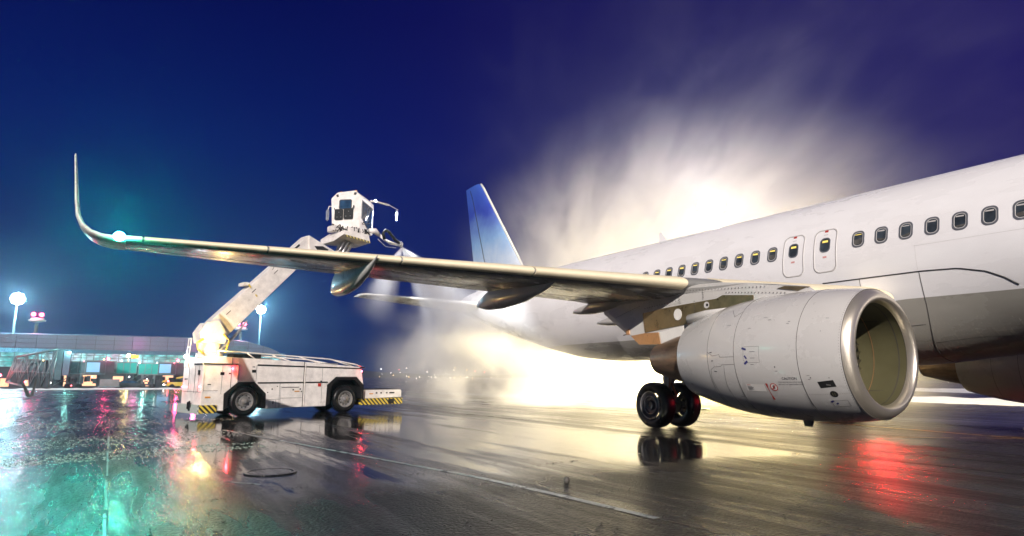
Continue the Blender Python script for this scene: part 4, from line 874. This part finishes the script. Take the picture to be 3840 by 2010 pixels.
# jet bridges
def jet_bridge(x, v, label, glassy, cabw):
    J = empty('jet_bridge', (x, v, gz(x, v))); tag(J, label, 'jet bridge', 'jet bridges in front of the terminal')
    b = MB().box((-1.5, -3.0, 2.4), (1.6, -.2, 4.55)).build('cabin', M['bridge'], J, None, .08)
    MB().box((-1.56, -.25 - 1.9, 2.8), (-1.5, -.35, 4.35)).build('cabin_window', M['cabinglass'], b)
    MB().box((-1.56, -2.9, 2.6), (-1.5, -2.25, 4.4)).build('cabin_door', M['bridged'], b)
    MB().box((-1.6, -3.05, 4.55), (1.7, .0, 4.7)).build('cabin_roof', M['metalgrey'], b)
    bl2 = MB()
    for i in range(7): bl2.box((-1.4+.02*(i % 2), -3.0-.17*(i+1), 2.5), (1.5, -3.0-.17*i, 4.5+.08*(i % 2)))
    bl2.build('bellows', M['bridged'], J)
    for i, (a, h) in enumerate(((-.2, 4.45), (3.1, 4.6), (6.2, 4.75))):
        t = MB().box((-1.25+.12*i, a, 2.5+.15*i), (1.4, a+3.1, h)).build('tunnel_section', M['bridgeglass'] if (glassy and i < 2) else M['bridge'], J)
        tf = MB()
        for k in range(4): tf.box((-1.32+.12*i, a+1.0*k, 2.5+.15*i), (-1.24+.12*i, a+1.0*k+.09, h))
        tf.box((-1.33+.12*i, a, h-.12), (1.45, a+3.1, h+.06)); tf.box((-1.33+.12*i, a, 2.42+.15*i), (1.45, a+3.1, 2.6+.15*i)); tf.build('tunnel_frame', M['metalgrey'], t)
    for k in (-1, 1): MB().box((-1.1, 1.2+k*.9-.15, .7), (-.8, 1.2+k*.9+.15, 2.5)).box((.9, 1.2+k*.9-.15, .7), (1.2, 1.2+k*.9+.15, 2.5)).build('support_leg', M['metalgrey'], J)
    MB().box((-1.2, .1, .6), (1.2, 2.4, .85)).build('bogie', M['bridged'], J)
    for q in (-1.25, 1.05): 
        for k in (.5, 2.0): MB().lathe([(0, .1), (0, .45), (.3, .45), (.3, .1)], (q, k, .45), (1, 0, 0), 20).build('wheel', M['rubber'], J, 40)
    stp = MB()
    for i in range(9): stp.box((-1.9, 4.2-.38*i, .25+.25*i), (-1.2, 4.5-.38*i, .3+.25*i))
    stp.tube([(-1.9, 4.5, .2), (-1.9, 1.1, 2.6)], .05, 5).tube([(-1.9, 4.5, 1.2), (-1.9, 1.1, 3.6)], .035, 5).tube([(-1.2, 4.5, .2), (-1.2, 1.1, 2.6)], .05, 5); stp.build('service_stair', M['metalgrey'], J)
    rl = MB()
    for k in range(7): rl.tube([(-1.3, -2.9+.9*k, 4.7), (-1.3, -2.9+.9*k, 5.5)], .03, 5)
    rl.tube([(-1.3, -2.9, 5.5), (-1.3, 2.5, 5.5)], .035, 5).tube([(-1.3, -2.9, 5.1), (-1.3, 2.5, 5.1)], .025, 5); rl.build('roof_railing', M['metalgrey'], J)
    MB().ball((-1.5, -3.2, 5.0), .2, 8, 6).build('beacon_lamp', M['L_red'], J, True)
    kit = MB(); rnd = random.Random(int(x*10))
    for k in range(16): kit.box((-1.0+rnd.uniform(-.4, .4), -2.8+.45*k, .3+rnd.uniform(0, 1.2)), (-.5+rnd.uniform(0, .4), -2.5+.45*k+rnd.uniform(0, .3), 1.2+rnd.uniform(0, 1.1)))
    kit.build('undercarriage_kit', M['bridged'], J)
    for k in range(7):
        MB().ball((-1.6, -2.6+1.35*k, rnd.uniform(.5, 2.2) if k % 2 else rnd.uniform(4.5, 4.9)), rnd.uniform(.07, .13), 6, 4).build('marker_lamp', M[rnd.choice(['far_green', 'far_white', 'far_amber', 'far_white', 'far_red'])], J, True)
    lamp('jet_bridge_beacon', 'POINT', (x-2.4, v-3.3, gz(x, v)+5.1), 300, (1.0, .07, .22), .2)
    lamp('jet_bridge_work_lamp', 'POINT', (x-3.5, v+2.0, gz(x, v)+6.0), 450, (.35, 1.0, .85), .2)
jet_bridge(133, 20.3, 'bluish jet bridge beside the stair tower with two beacons on it', False, 3)
jet_bridge(138, 9.6, 'green glazed jet bridge nearest the elevated walkway', True, 3)
lamp('pink_wall_fill', 'POINT', (149, 12.5, 7.3), 300, (1.0, .18, .55), .4)  # unseen pink lamps added to tint the terminal wall; no sign stands here
lamp('pink_wall_fill', 'POINT', (149, 2.0, 7.3), 250, (1.0, .2, .6), .4)
# boarding stair tower / truss at far left
ST = empty('stair_tower', (0, 0, 0)); tag(ST, 'grey open truss stair tower left of the jet bridges', 'stair tower')
gx = gz(130, 26)
tr_ = MB()
def seg(a, b, r=.07): tr_.tube([(130, a[0], a[1]+gx), (130, b[0], b[1]+gx)], r, 6); tr_.tube([(132, a[0], a[1]+gx), (132, b[0], b[1]+gx)], r, 6)
P0, P1, P2, P3 = (30.0, 1.2), (29.2, 5.0), (24.0, 6.3), (23.4, 0.4)
seg(P0, P1, .12); seg(P1, P2, .14); seg(P2, (24.3, .3), .1); seg(P0, (26.8, .2), .12)
for k in range(4):
    a = k/4; b = (k+1)/4
    lo = lambda t: (30-5.8*t, 1.2-.9*t if t < .5 else .6); hi = lambda t: (29.2-5.2*t, 5+1.3*t)
    seg(lo(a), hi(b), .055); seg(hi(a), lo(b), .055); seg(lo(b), hi(b), .05)
tr_.build('truss', M['metalgrey'], ST, True)
MB().box((130, 23.2, gx+1.5), (132.4, 24.6, gx+6.2)).build('tower_shaft', M['bridge'], ST)
MB().box((129.9, 22.2, gx+2.2), (132.2, 23.1, gx+6.0)).build('tower_panel', M['wall'], ST)
MB().box((130.2, 24.7, gx+.2), (132, 27.2, gx+2.0)).build('tower_base', M['bridged'], ST)
for v in (29.6, 26.4): MB().ball((129.8, v+1.2, gx+2.2 if v > 28 else gx+1.2), .22 if v > 28 else .12, 8, 6).build('beacon_lamp', M['L_red'], ST, True)
lamp('stair_beacon', 'POINT', (129, 30.9, gx+2.4), 500, (1.0, .05, .08), .2)

# floodlight masts
def mast(x, y, h, label, energy, color, r=.16, head=1.4, spot=None):
    g = gz(x, y); F = empty('floodlight_mast', (x, y, g)); tag(F, label, 'floodlight mast', 'tall floodlight masts')
    MB().tube([(0, 0, 0), (0, 0, h)], [r*1.5, r*.8], 12).build('pole', M['mast'], F, True)
    MB().lathe([(0, .2), (0, head), (.12, head), (.12, .2)], (0, 0, h), (0, 0, 1), 24).tube([(0, 0, h), (0, 0, h+1.5)], .08, 8).build('head_frame', M['mast'], F)
    dx, dy = CP.x-x, CP.y-y; L_ = math.hypot(dx, dy); dx /= L_; dy /= L_
    for k in range(9):
        a = 2*PI*k/8; rr_ = .85 if k < 8 else 0
        MB().ball((-dy*rr_*math.cos(a)+dx*.5, dx*rr_*math.cos(a)+dy*.5, h+.5+rr_*math.sin(a)), .33, 10, 7).build('floodlamp', M['L_cool'], F, True)
    lamp('mast_flood', 'POINT', (x+dx*1.9, y+dy*1.9, g+h+.4), energy, color, .45)
mast(154.3, 32.5, 15.9, 'tallest floodlight mast rising in front of the left end of the terminal', 15000, (.40, .86, 1.0), .22)
mast(178, -14.6, 18.6, 'floodlight mast seen under the truck boom at the terminal end', 21000, (.35, .80, 1.0), .2)
mast(44.4, -29.0, 16.3, 'floodlight mast glaring through the spray above the fuselage', 19000, (1.0, .90, .84), .22)
# red beacon masts behind the roof
for (x, y, z, lab) in ((174.5, 30.9, 13.7, 'slim pole with red obstruction beacons near the left mast'), (173.2, -9.4, 13.5, 'slim pole with red obstruction beacons below the truck boom')):
    R_ = empty('beacon_pole', (x, y, TG)); tag(R_, lab, 'beacon pole', 'red beacon poles behind the terminal roof'); h = z-TG
    MB().tube([(0, 0, 0), (0, 0, h-1.2)], [.55, .35], 10).build('pole', M['mast'], R_, True)
    MB().lathe([(0, .5), (.2, 1.5), (.5, 1.6), (.55, 1.2), (.9, 1.2), (.9, .2)], (0, 0, h-1.6), (0, 0, 1), 20).build('platform', M['white'], R_, 40)
    for k in (-.7, .7): MB().ball((-.6, k, h), .42, 8, 6).build('beacon_lamp', M['L_red'], R_, True)
    lamp('pole_beacon', 'POINT', (x-1.6, y, z+.2), 1400, (1.0, .06, .22), .4)
# lamp on terminal front
LP = empty('street_lamp', (146, 14.0, gz(146, 14))); tag(LP, 'short amber lamp with orange panel in front of the terminal canopy', 'lamp')
MB().tube([(0, 0, 0), (0, 0, 5.9)], .09, 8).build('pole', M['mast'], LP, True); MB().ball((-.2, 0, 6.1), .32, 10, 7).build('lamp_head', M['L_warm'], LP, True)
MB().box((-.1, -1.7, 5.6), (.1, -.4, 6.2)).build('lamp_panel', M['amber'], LP)
lamp('amber_lamp', 'POINT', (145.2, 14.0, gz(146, 14)+6.2), 700, (1.0, .7, .25), .2)
# service vehicles under the walkway
BL = empty('belt_loader', (128, 6.6, gz(128, 6.6))); tag(BL, 'yellow belt loader with raised conveyor in front of the walkway', 'belt loader')
MB().box((-.9, -2.6, .5), (.9, 1.8, 1.15)).build('body', M['yellow'], BL, None, .05); MB().prism([(-.5, 2.6, 1.1), (-.5, 2.4, 1.4), (-.5, -4.6, 3.2), (-.5, -4.6, 2.9)], (1.0, 0, 0)).build('conveyor', M['yellow'], BL)
MB().box((-.8, .6, 1.15), (.2, 1.6, 1.9)).build('driver_cab', M['truckd'], BL)
for a in (-1.9, 1.1):
    for q in (-.95, .7): MB().lathe([(0, .1), (0, .42), (.25, .42), (.25, .1)], (q, a, .42), (1, 0, 0), 18).build('wheel', M['rubber'], BL, 40)
MB().ball((-.95, 1.7, 1.3), .14, 8, 5).build('tail_light', M['L_red'], BL, True)
def car(x, v, label, m, rz=0.0):
    c = empty('service_car', (x, v, gz(x, v)), rz); tag(c, label, 'car', 'service cars under the walkway')
    MB().prism([(-.85, -2.1, .35), (-.85, -2.1, .85), (-.85, -1.3, .98), (-.85, -.7, 1.45), (-.85, 1.0, 1.5), (-.85, 1.8, 1.05), (-.85, 2.1, .95), (-.85, 2.1, .35)], (1.7, 0, 0)).build('body', m, c, None, .05)
    MB().prism([(-.87, -1.1, 1.0), (-.87, -.65, 1.38), (-.87, .95, 1.42), (-.87, 1.55, 1.05)], (.03, 0, 0)).build('side_window', M['cabglass'], c)
    for a in (-1.35, 1.3):
        for q in (-.9, .68): MB().lathe([(0, .1), (0, .33), (.22, .33), (.22, .1)], (q, a, .33), (1, 0, 0), 18).build('wheel', M['rubber'], c, 40)
    for a in (-.6, .6): MB().ball((a, 2.1, .75), .09, 6, 4).build('tail_light', M['L_red'], c, True)
car(132, 13.6, 'dark service car parked left of the belt loader', M['bridged'])
car(136, -1.2, 'pale service car parked under the walkway right of the column', M['truck'])
for i, (v, lab) in enumerate(((16.6, 'low dark baggage dolly under the bluish jet bridge'), (3.5, 'low dark baggage dolly beside the walkway column'))):
    d = empty('baggage_dolly', (129, v, gz(129, v))); tag(d, lab, 'baggage dolly', 'baggage dollies on the far apron')
    MB().box((-.8, -1.5, .4), (.8, 1.5, .55)).build('deck', M['metalgrey'], d)
    MB().box((-.7, -1.4, .55), (.7, 1.3, 1.6)).build('load', M['concrete'], d, None, .05)
    for a in (-1.1, 1.1):
        for q in (-.8, .7): MB().lathe([(0, .05), (0, .2), (.1, .2), (.1, .05)], (q, a, .2), (1, 0, 0), 14).build('wheel', M['rubber'], d, 40)

# ------------------------------------------------------------------ snow, markings, small things on the apron
def bank(pts, wid, hgt, label, seed):
    rnd = random.Random(seed); rings = []
    for i in range(60):
        t = i/59*(len(pts)-1); k = min(int(t), len(pts)-2); f_ = t-k
        p = Vector(pts[k])*(1-f_)+Vector(pts[k+1])*f_; d = (Vector(pts[k+1])-Vector(pts[k])).normalized(); nrm = Vector((-d.y, d.x))
        hh = hgt*rnd.uniform(.6, 1.1)*min(1, i/4+.1, (59-i)/4+.1); ww = wid*rnd.uniform(.85, 1.15)
        rings.append([(*(p+nrm*ww*s), gz(p.x, p.y)+z) for s, z in ((-.5, -.05), (-.36, hh*.5), (-.15, hh*rnd.uniform(.8, 1.1)), (.12, hh*rnd.uniform(.8, 1.1)), (.36, hh*.45), (.5, -.05))])
    o = MB().loft(rings, False).build('snow_bank', M['snow'], None, True); tag(o, label, 'snow bank', 'ploughed snow banks')
bank([(12, -24), (26, -26), (42, -30)], 9, .22, 'broad low snow bank beyond the inlet at the right', 1)
bank([(20, -95), (60, -120), (100, -150)], 10, .7, 'far thin snow ridge near the horizon on the right', 2)
bank([(112, 60), (122, 30), (124, 18), (122, -4)], 3.5, .28, 'long snow strip in front of the jet bridges', 3)
bank([(62, 40), (66, 30), (70, 24)], 9, .10, 'bright slush patch at the left edge before the terminal', 4)
def strip(pts, w, name, m, z=.004):
    mb_ = MB(); V = [Vector(p) for p in pts]; L_, R_ = [], []
    for i, p in enumerate(V):
        d = (V[min(i+1, len(V)-1)]-V[max(i-1, 0)]).normalized(); nn = Vector((-d.y, d.x))*w/2
        L_.append((p.x+nn.x, p.y+nn.y, gz(p.x, p.y)+z)); R_.append((p.x-nn.x, p.y-nn.y, gz(p.x, p.y)+z))
    mb_.loft([L_, R_], False); o = mb_.build(name, m); tag(o, kind='structure'); return o
M['paint_white'] = mat('worn_white_line', (.30, .30, .30), .3, 0, .6, 3)
M['paint_yellow'] = mat('worn_yellow_line', (.42, .26, .04), .3, 0, .4, 3)
M['tar'] = mat('tar_joint', (.012, .012, .012), .25, 0, .3, 8)
strip([(22.3, 14.0), (16.5, 12.9), (12.85, 12.2)], .07, 'painted_line', M['paint_white'])
strip([(12.85, 12.2), (11.3, 12.03), (9.83, 11.93)], .10, 'painted_line', M['paint_white'])
strip([(9.83, 11.93), (8.4, 11.75)], .03, 'tar_joint', M['tar'])
for a, b in ((11.2, 12.6), (12.9, 14.9), (15.2, 18.5), (19, 23)): strip([(a, 16.33), (b, 16.34)], .022, 'painted_line', M['paint_white'])
strip([(24, -2.45), (16.1, -1.49), (11.69, -.87), (7, -.2)], .13, 'painted_line', M['paint_yellow'])
strip([(11.69, -.87), (13.5, 1.6)], .05, 'painted_line', M['paint_yellow'])
strip([(14.1, 15.1), (13.65, 14.75)], .03, 'painted_line', M['paint_white'])
mh = MB().lathe([(.0, .345), (.018, .345), (.018, .30), (.010, .295), (.010, .275), (.016, .27), (.016, .01)], (14.61, 14.44, -.003), (0, 0, 1), 48)
tag(mh.build('manhole_cover', M['apron'], None, 40), 'round cast iron manhole cover set in the wet asphalt', 'manhole cover')
tag(MB().ball((11.89, 11.46, .035), .04, 9, 7, (1, 1, 1.15)).build('stone', M['stone'], None, True), 'small round dark stone lying alone near the pale line', 'stone')
mk = MB().prism([(50.9, 20.35, 0), (50.9, 20.15, 0), (50.9, 20.52, .72), (50.9, 20.66, .72)], (.12, 0, 0)).prism([(50.85, 20.22, .02), (50.85, 20.05, .05), (50.85, 19.98, 1.0), (50.85, 20.04, 1.0)], (.1, 0, 0))
tag(mk.build('apron_marker', M['dark']), 'black forked marker standing alone on the slush at left', 'marker')
# slush thrown up in tyre ruts: lumps nobody could count
rnd = random.Random(21); sl = MB()
Dv = Vector((.2253, -.9743)); Tv = Vector((.9743, .2253))
OC = [(0, 0, 1), (1, 0, 0), (0, 1, 0), (-1, 0, 0), (0, -1, 0), (0, 0, -.3)]; OF = [(0, 1, 2), (0, 2, 3), (0, 3, 4), (0, 4, 1), (5, 2, 1), (5, 3, 2), (5, 4, 3), (5, 1, 4)]
def lump(x, y, r): 
    k = [rnd.uniform(.6, 1.3) for _ in range(6)]; a = rnd.uniform(0, PI)
    sl.add([(x+r*q*(p[0]*math.cos(a)-p[1]*math.sin(a)), y+r*q*(p[0]*math.sin(a)+p[1]*math.cos(a)), r*.45*q*p[2]) for p, q in zip(OC, k)], OF)
for base, l0, l1, n, wd in (((13.2, 14.4), -2.6, 4.2, 420, .10), ((12.55, 14.3), -3.2, 5.0, 520, .09), ((11.9, 14.6), -2.8, 1.6, 420, .10), ((16.2, 14.9), -2.2, 3.2, 330, .10), ((10.6, 13.5), -1.5, 4.5, 360, .16), ((9.9, 11.9), -1.2, 2.8, 420, .22), ((9.5, 10.2), -1.4, 2.4, 360, .2), ((11.4, 9.6), -1.6, 2.2, 240, .25)):
    for i in range(int(n*.8)):
        t = l0+(l1-l0)*rnd.random(); o_ = rnd.gauss(0, wd*.5)+.08*math.sin(t*2.1+base[0]); 
        if math.sin(t*2.3+base[0]*5)+math.sin(t*5.9+base[1])*.6+rnd.uniform(-1.2, 1.2) < .1: continue
        p = Vector(base)+Dv*t+Tv*o_; lump(p.x, p.y, rnd.uniform(.004, .014)*(1.8 if rnd.random() < .08 else 1))
for i in range(900):
    lump(rnd.uniform(8.5, 17), rnd.uniform(8.5, 17), rnd.uniform(.002, .006))
tag(sl.build('slush_grit', M['slush'], None, True), 'dark wet grit and slush lumps thrown along tyre tracks', 'slush', None, 'stuff')

M['salt'] = mat('pale_slush', (0.30, 0.28, 0.25), 0.5, 0, 0.5, 3, 0.3, 30)
sl = MB()
for c, ra, rb, n in (((20.5, 17.3), 4.2, 1.2, 1500), ((17.6, 15.9), 2.2, .35, 500), ((25.5, 17.6), 4.5, 1.6, 900), ((18.2, 16.6), 3.0, .3, 600)):
    for i in range(n):
        a = rnd.uniform(0, 2*PI); q = math.sqrt(rnd.random()); p = Vector(c)+Dv*(ra*q*math.cos(a))+Tv*(rb*q*math.sin(a)+.05*math.sin(9*q)); lump(p.x, p.y, rnd.uniform(.008, .03))
tag(sl.build('pale_slush', M['salt'], None, True), 'pale trampled slush scattered left of the truck', 'slush', None, 'stuff')

# lights far across the airfield: countable
rnd = random.Random(33); src = {}
kinds = [('white', (1, .95, .9), 16), ('amber', (1, .6, .2), 14), ('red', (1, .08, .1), 14)]
for nm, n in (('white', 40), ('amber', 16), ('red', 8)):
    for i in range(n):
        px = rnd.uniform(.37, .63) if rnd.random() < .85 else rnd.uniform(.80, .95); D_ = rnd.uniform(420, 860)
        a = YAW-math.atan((px-.5)/.6282); x = CP.x+D_*math.cos(a); y = CP.y+D_*math.sin(a)
        z = gz(x, y)+(rnd.uniform(.8, 3) if rnd.random() < .6 else rnd.uniform(3, 9))
        if nm not in src:
            o = MB().ball((0, 0, 0), 1, 8, 5).build('airfield_light', M['far_'+nm], None, True); src[nm] = o
        else: o = src[nm].copy(); COL.objects.link(o)
        o.location = (x, y, z); o.scale = [rnd.uniform(.16, .42)]*3
        tag(o, {'white': 'tiny white airfield lamp glowing far off along the horizon', 'amber': 'tiny amber airfield lamp glowing far off along the horizon', 'red': 'tiny red airfield lamp glowing far off along the horizon'}[nm], 'lamp', nm+' lamps along the horizon')

# ------------------------------------------------------------------ spray and air
def volmat(name, color, aniso):
    m = bpy.data.materials.new(name); m.use_nodes = True; N = m.node_tree.nodes; L = m.node_tree.links; N.clear()
    o = N.new('ShaderNodeOutputMaterial'); v = N.new('ShaderNodeVolumePrincipled'); L.new(v.outputs[0], o.inputs['Volume'])
    v.inputs['Color'].default_value = (*color, 1); v.inputs['Anisotropy'].default_value = aniso
    return m, N, L, v
def mathn(N, L, op, a, b=None, c=None):
    n = N.new('ShaderNodeMath'); n.operation = op
    for i, x in enumerate((a, b, c)):
        if x is None: continue
        if isinstance(x, (int, float)): n.inputs[i].default_value = x
        else: L.new(x, n.inputs[i])
    return n.outputs[0]
# the drifting cloud of de-icing mist: an ellipsoid whose density falls off to nothing at its skin, torn by noise
def cloud(name, label, loc, radii, rot, dens, nscale, stretch, aniso, thr, color=(.96, .95, .96), wmin=.06, det=3):
    m, N, L, v = volmat(name, color, aniso)
    tc = N.new('ShaderNodeTexCoord'); ln = N.new('ShaderNodeVectorMath'); ln.operation = 'LENGTH'; L.new(tc.outputs['Object'], ln.inputs[0])
    fall = N.new('ShaderNodeMapRange'); fall.interpolation_type = 'SMOOTHSTEP'; L.new(ln.outputs['Value'], fall.inputs[0])
    fall.inputs[1].default_value = 1.0; fall.inputs[2].default_value = .25; fall.inputs[3].default_value = 0; fall.inputs[4].default_value = 1
    mp = N.new('ShaderNodeMapping'); mp.inputs['Scale'].default_value = stretch; L.new(tc.outputs['Object'], mp.inputs[0])
    n = N.new('ShaderNodeTexNoise'); n.inputs['Scale'].default_value = nscale; n.inputs['Detail'].default_value = det; n.inputs['Roughness'].default_value = .6; n.inputs['Distortion'].default_value = .6
    L.new(mp.outputs[0], n.inputs[0])
    w = N.new('ShaderNodeMapRange'); w.interpolation_type = 'SMOOTHSTEP'; L.new(n.outputs[0], w.inputs[0]); w.inputs[1].default_value = thr; w.inputs[2].default_value = thr+.3; w.inputs[3].default_value = wmin; w.inputs[4].default_value = 1
    d = mathn(N, L, 'MULTIPLY', fall.outputs[0], w.outputs[0]); d = mathn(N, L, 'MULTIPLY', d, dens); L.new(d, v.inputs['Density'])
    o = MB().ball((0, 0, 0), 1, 24, 14).build(name, m); o.location = loc; o.scale = radii; o.rotation_euler = rot
    tag(o, label, 'spray', None, 'stuff'); return o
cloud('spray_cloud', 'bright drifting cloud of de-icing spray over the rear fuselage', (31, -11, 6.5), (19, 14, 9.5), (0, 0, math.radians(-35)), .17, 2.3, (.8, 3.4, 2.6), .5, .36, wmin=.22, det=5)
cloud('spray_mist', 'pale mist hanging low between the tail and the truck', (33.3, -2.6, 1.6), (15, 10, 5.8), (0, 0, math.radians(-22)), .36, 2.6, (1.2, 1.6, 1.0), .2, .42)
cloud('ground_mist', 'warm glowing mist rolling along the ground beyond the landing gear', (32.0, -14.0, 0.6), (13.5, 11.5, 4.8), (0, 0, 0), .36, 2.0, (1.2, 1.5, 1.2), .2, .28)
cloud('spray_veil', 'faint torn veil of spray drifting high across the sky', (38, -26, 17), (34, 30, 24), (0, 0, math.radians(-35)), .010, 3.0, (1, 2.0, 2.6), .4, .48, (.85, .85, 1.0))
# jets leaving the nozzle
def jet(label, p, d, length, half, dens):
    m, N, L, v = volmat('spray_jet', (.98, .98, 1.0), .3)
    tc = N.new('ShaderNodeTexCoord'); s = N.new('ShaderNodeSeparateXYZ'); L.new(tc.outputs['Object'], s.inputs[0])
    r2 = mathn(N, L, 'ADD', mathn(N, L, 'POWER', s.outputs[0], 2.0), mathn(N, L, 'POWER', s.outputs[1], 2.0)); r = mathn(N, L, 'SQRT', r2)
    q = mathn(N, L, 'DIVIDE', r, mathn(N, L, 'MULTIPLY_ADD', s.outputs[2], math.tan(half), .04))
    fl = N.new('ShaderNodeMapRange'); fl.interpolation_type = 'SMOOTHSTEP'; L.new(q, fl.inputs[0]); fl.inputs[1].default_value = 1.0; fl.inputs[2].default_value = .1; fl.inputs[3].default_value = 0; fl.inputs[4].default_value = 1
    al = N.new('ShaderNodeMapRange'); L.new(s.outputs[2], al.inputs[0]); al.inputs[1].default_value = 0; al.inputs[2].default_value = length; al.inputs[3].default_value = 1; al.inputs[4].default_value = 0
    a3 = mathn(N, L, 'DIVIDE', mathn(N, L, 'POWER', al.outputs[0], 1.4), mathn(N, L, 'ADD', s.outputs[2], .18)); n = N.new('ShaderNodeTexNoise'); n.inputs['Scale'].default_value = 1.6; L.new(tc.outputs['Object'], n.inputs[0])
    dd = mathn(N, L, 'MULTIPLY', mathn(N, L, 'MULTIPLY', fl.outputs[0], a3), mathn(N, L, 'MULTIPLY_ADD', n.outputs[0], dens, dens*.4)); L.new(dd, v.inputs['Density'])
    o = MB().lathe([(0, .04), (length, length*math.tan(half)+.04)], (0, 0, 0), (0, 0, 1), 20, True).build('spray_jet', m)
    o.location = p; o.rotation_euler = Vector(d).to_track_quat('Z', 'Y').to_euler(); tag(o, label, 'spray', None, 'stuff')
nz = tw((6.12, .52, 6.44)); R3 = Matrix.Rotation(TR.rotation_euler.z, 3, 'Z')
jet('wide white spray jet fanning right from the nozzle towards the tail', nz, R3 @ Vector((.80, .25, -.50)), 7.0, math.radians(21), 13)
jet('short white spray jet falling left and down from the nozzle', nz, R3 @ Vector((-.30, .1, -.80)), 3.4, math.radians(21), 9)
# thin wet air over the whole field
hz = MB().box((-160, -420, -4.5), (900, 420, 45)).build('haze', volmat('wet_air', (.7, .85, 1.0), .88)[0])
hz.data.materials[0].node_tree.nodes['Principled Volume'].inputs['Density'].default_value = .0006
tag(hz, 'thin wet air over the whole airfield', 'haze', None, 'stuff')
def added_mist_light(x, y, h, aim, energy, label, col=(1.0, .765, .27), cone=170):  # hidden lamp on a stand, added to give the mist its warm glow
    o = empty('added_mist_light', (x, y, gz(x, y))); tag(o, label, 'lamp')
    d = (Vector(aim)-Vector((x, y, h))).normalized()
    MB().tube([(0, 0, 0), (0, 0, h-.12)], .02, 8).tube([(-.5, 0, .03), (.5, 0, .03)], .03, 6).tube([(0, -.5, .03), (0, .5, .03)], .03, 6).build('stand', M['mast'], o, True)
    MB().lathe([(-.16, .02), (-.14, .14), (.04, .17), (.05, .15)], (0, 0, h), d, 20).build('lamp_housing', M['hub'], o, 40)
    MB().lathe([(.03, .15), (.035, .005)], (0, 0, h), d, 20).build('lamp_glass', M['L_warm'], o)
    lamp('added_mist_beam', 'SPOT', (x+d.x*.12, y+d.y*.12, gz(x, y)+h+d.z*.12), energy, col, .15, Vector((x, y, gz(x, y)+h))+d*5, cone, 1.0)
added_mist_light(20.0, -4.6, 1.5, (32, -17, 3.0), 72000, 'unseen work light added to brighten the mist behind the engine')
added_mist_light(24.0, -4.2, 1.6, (43, -2, 3.4), 56000, 'unseen work light added to brighten the mist below the rear fuselage', (1.0, .85, .52), 136)
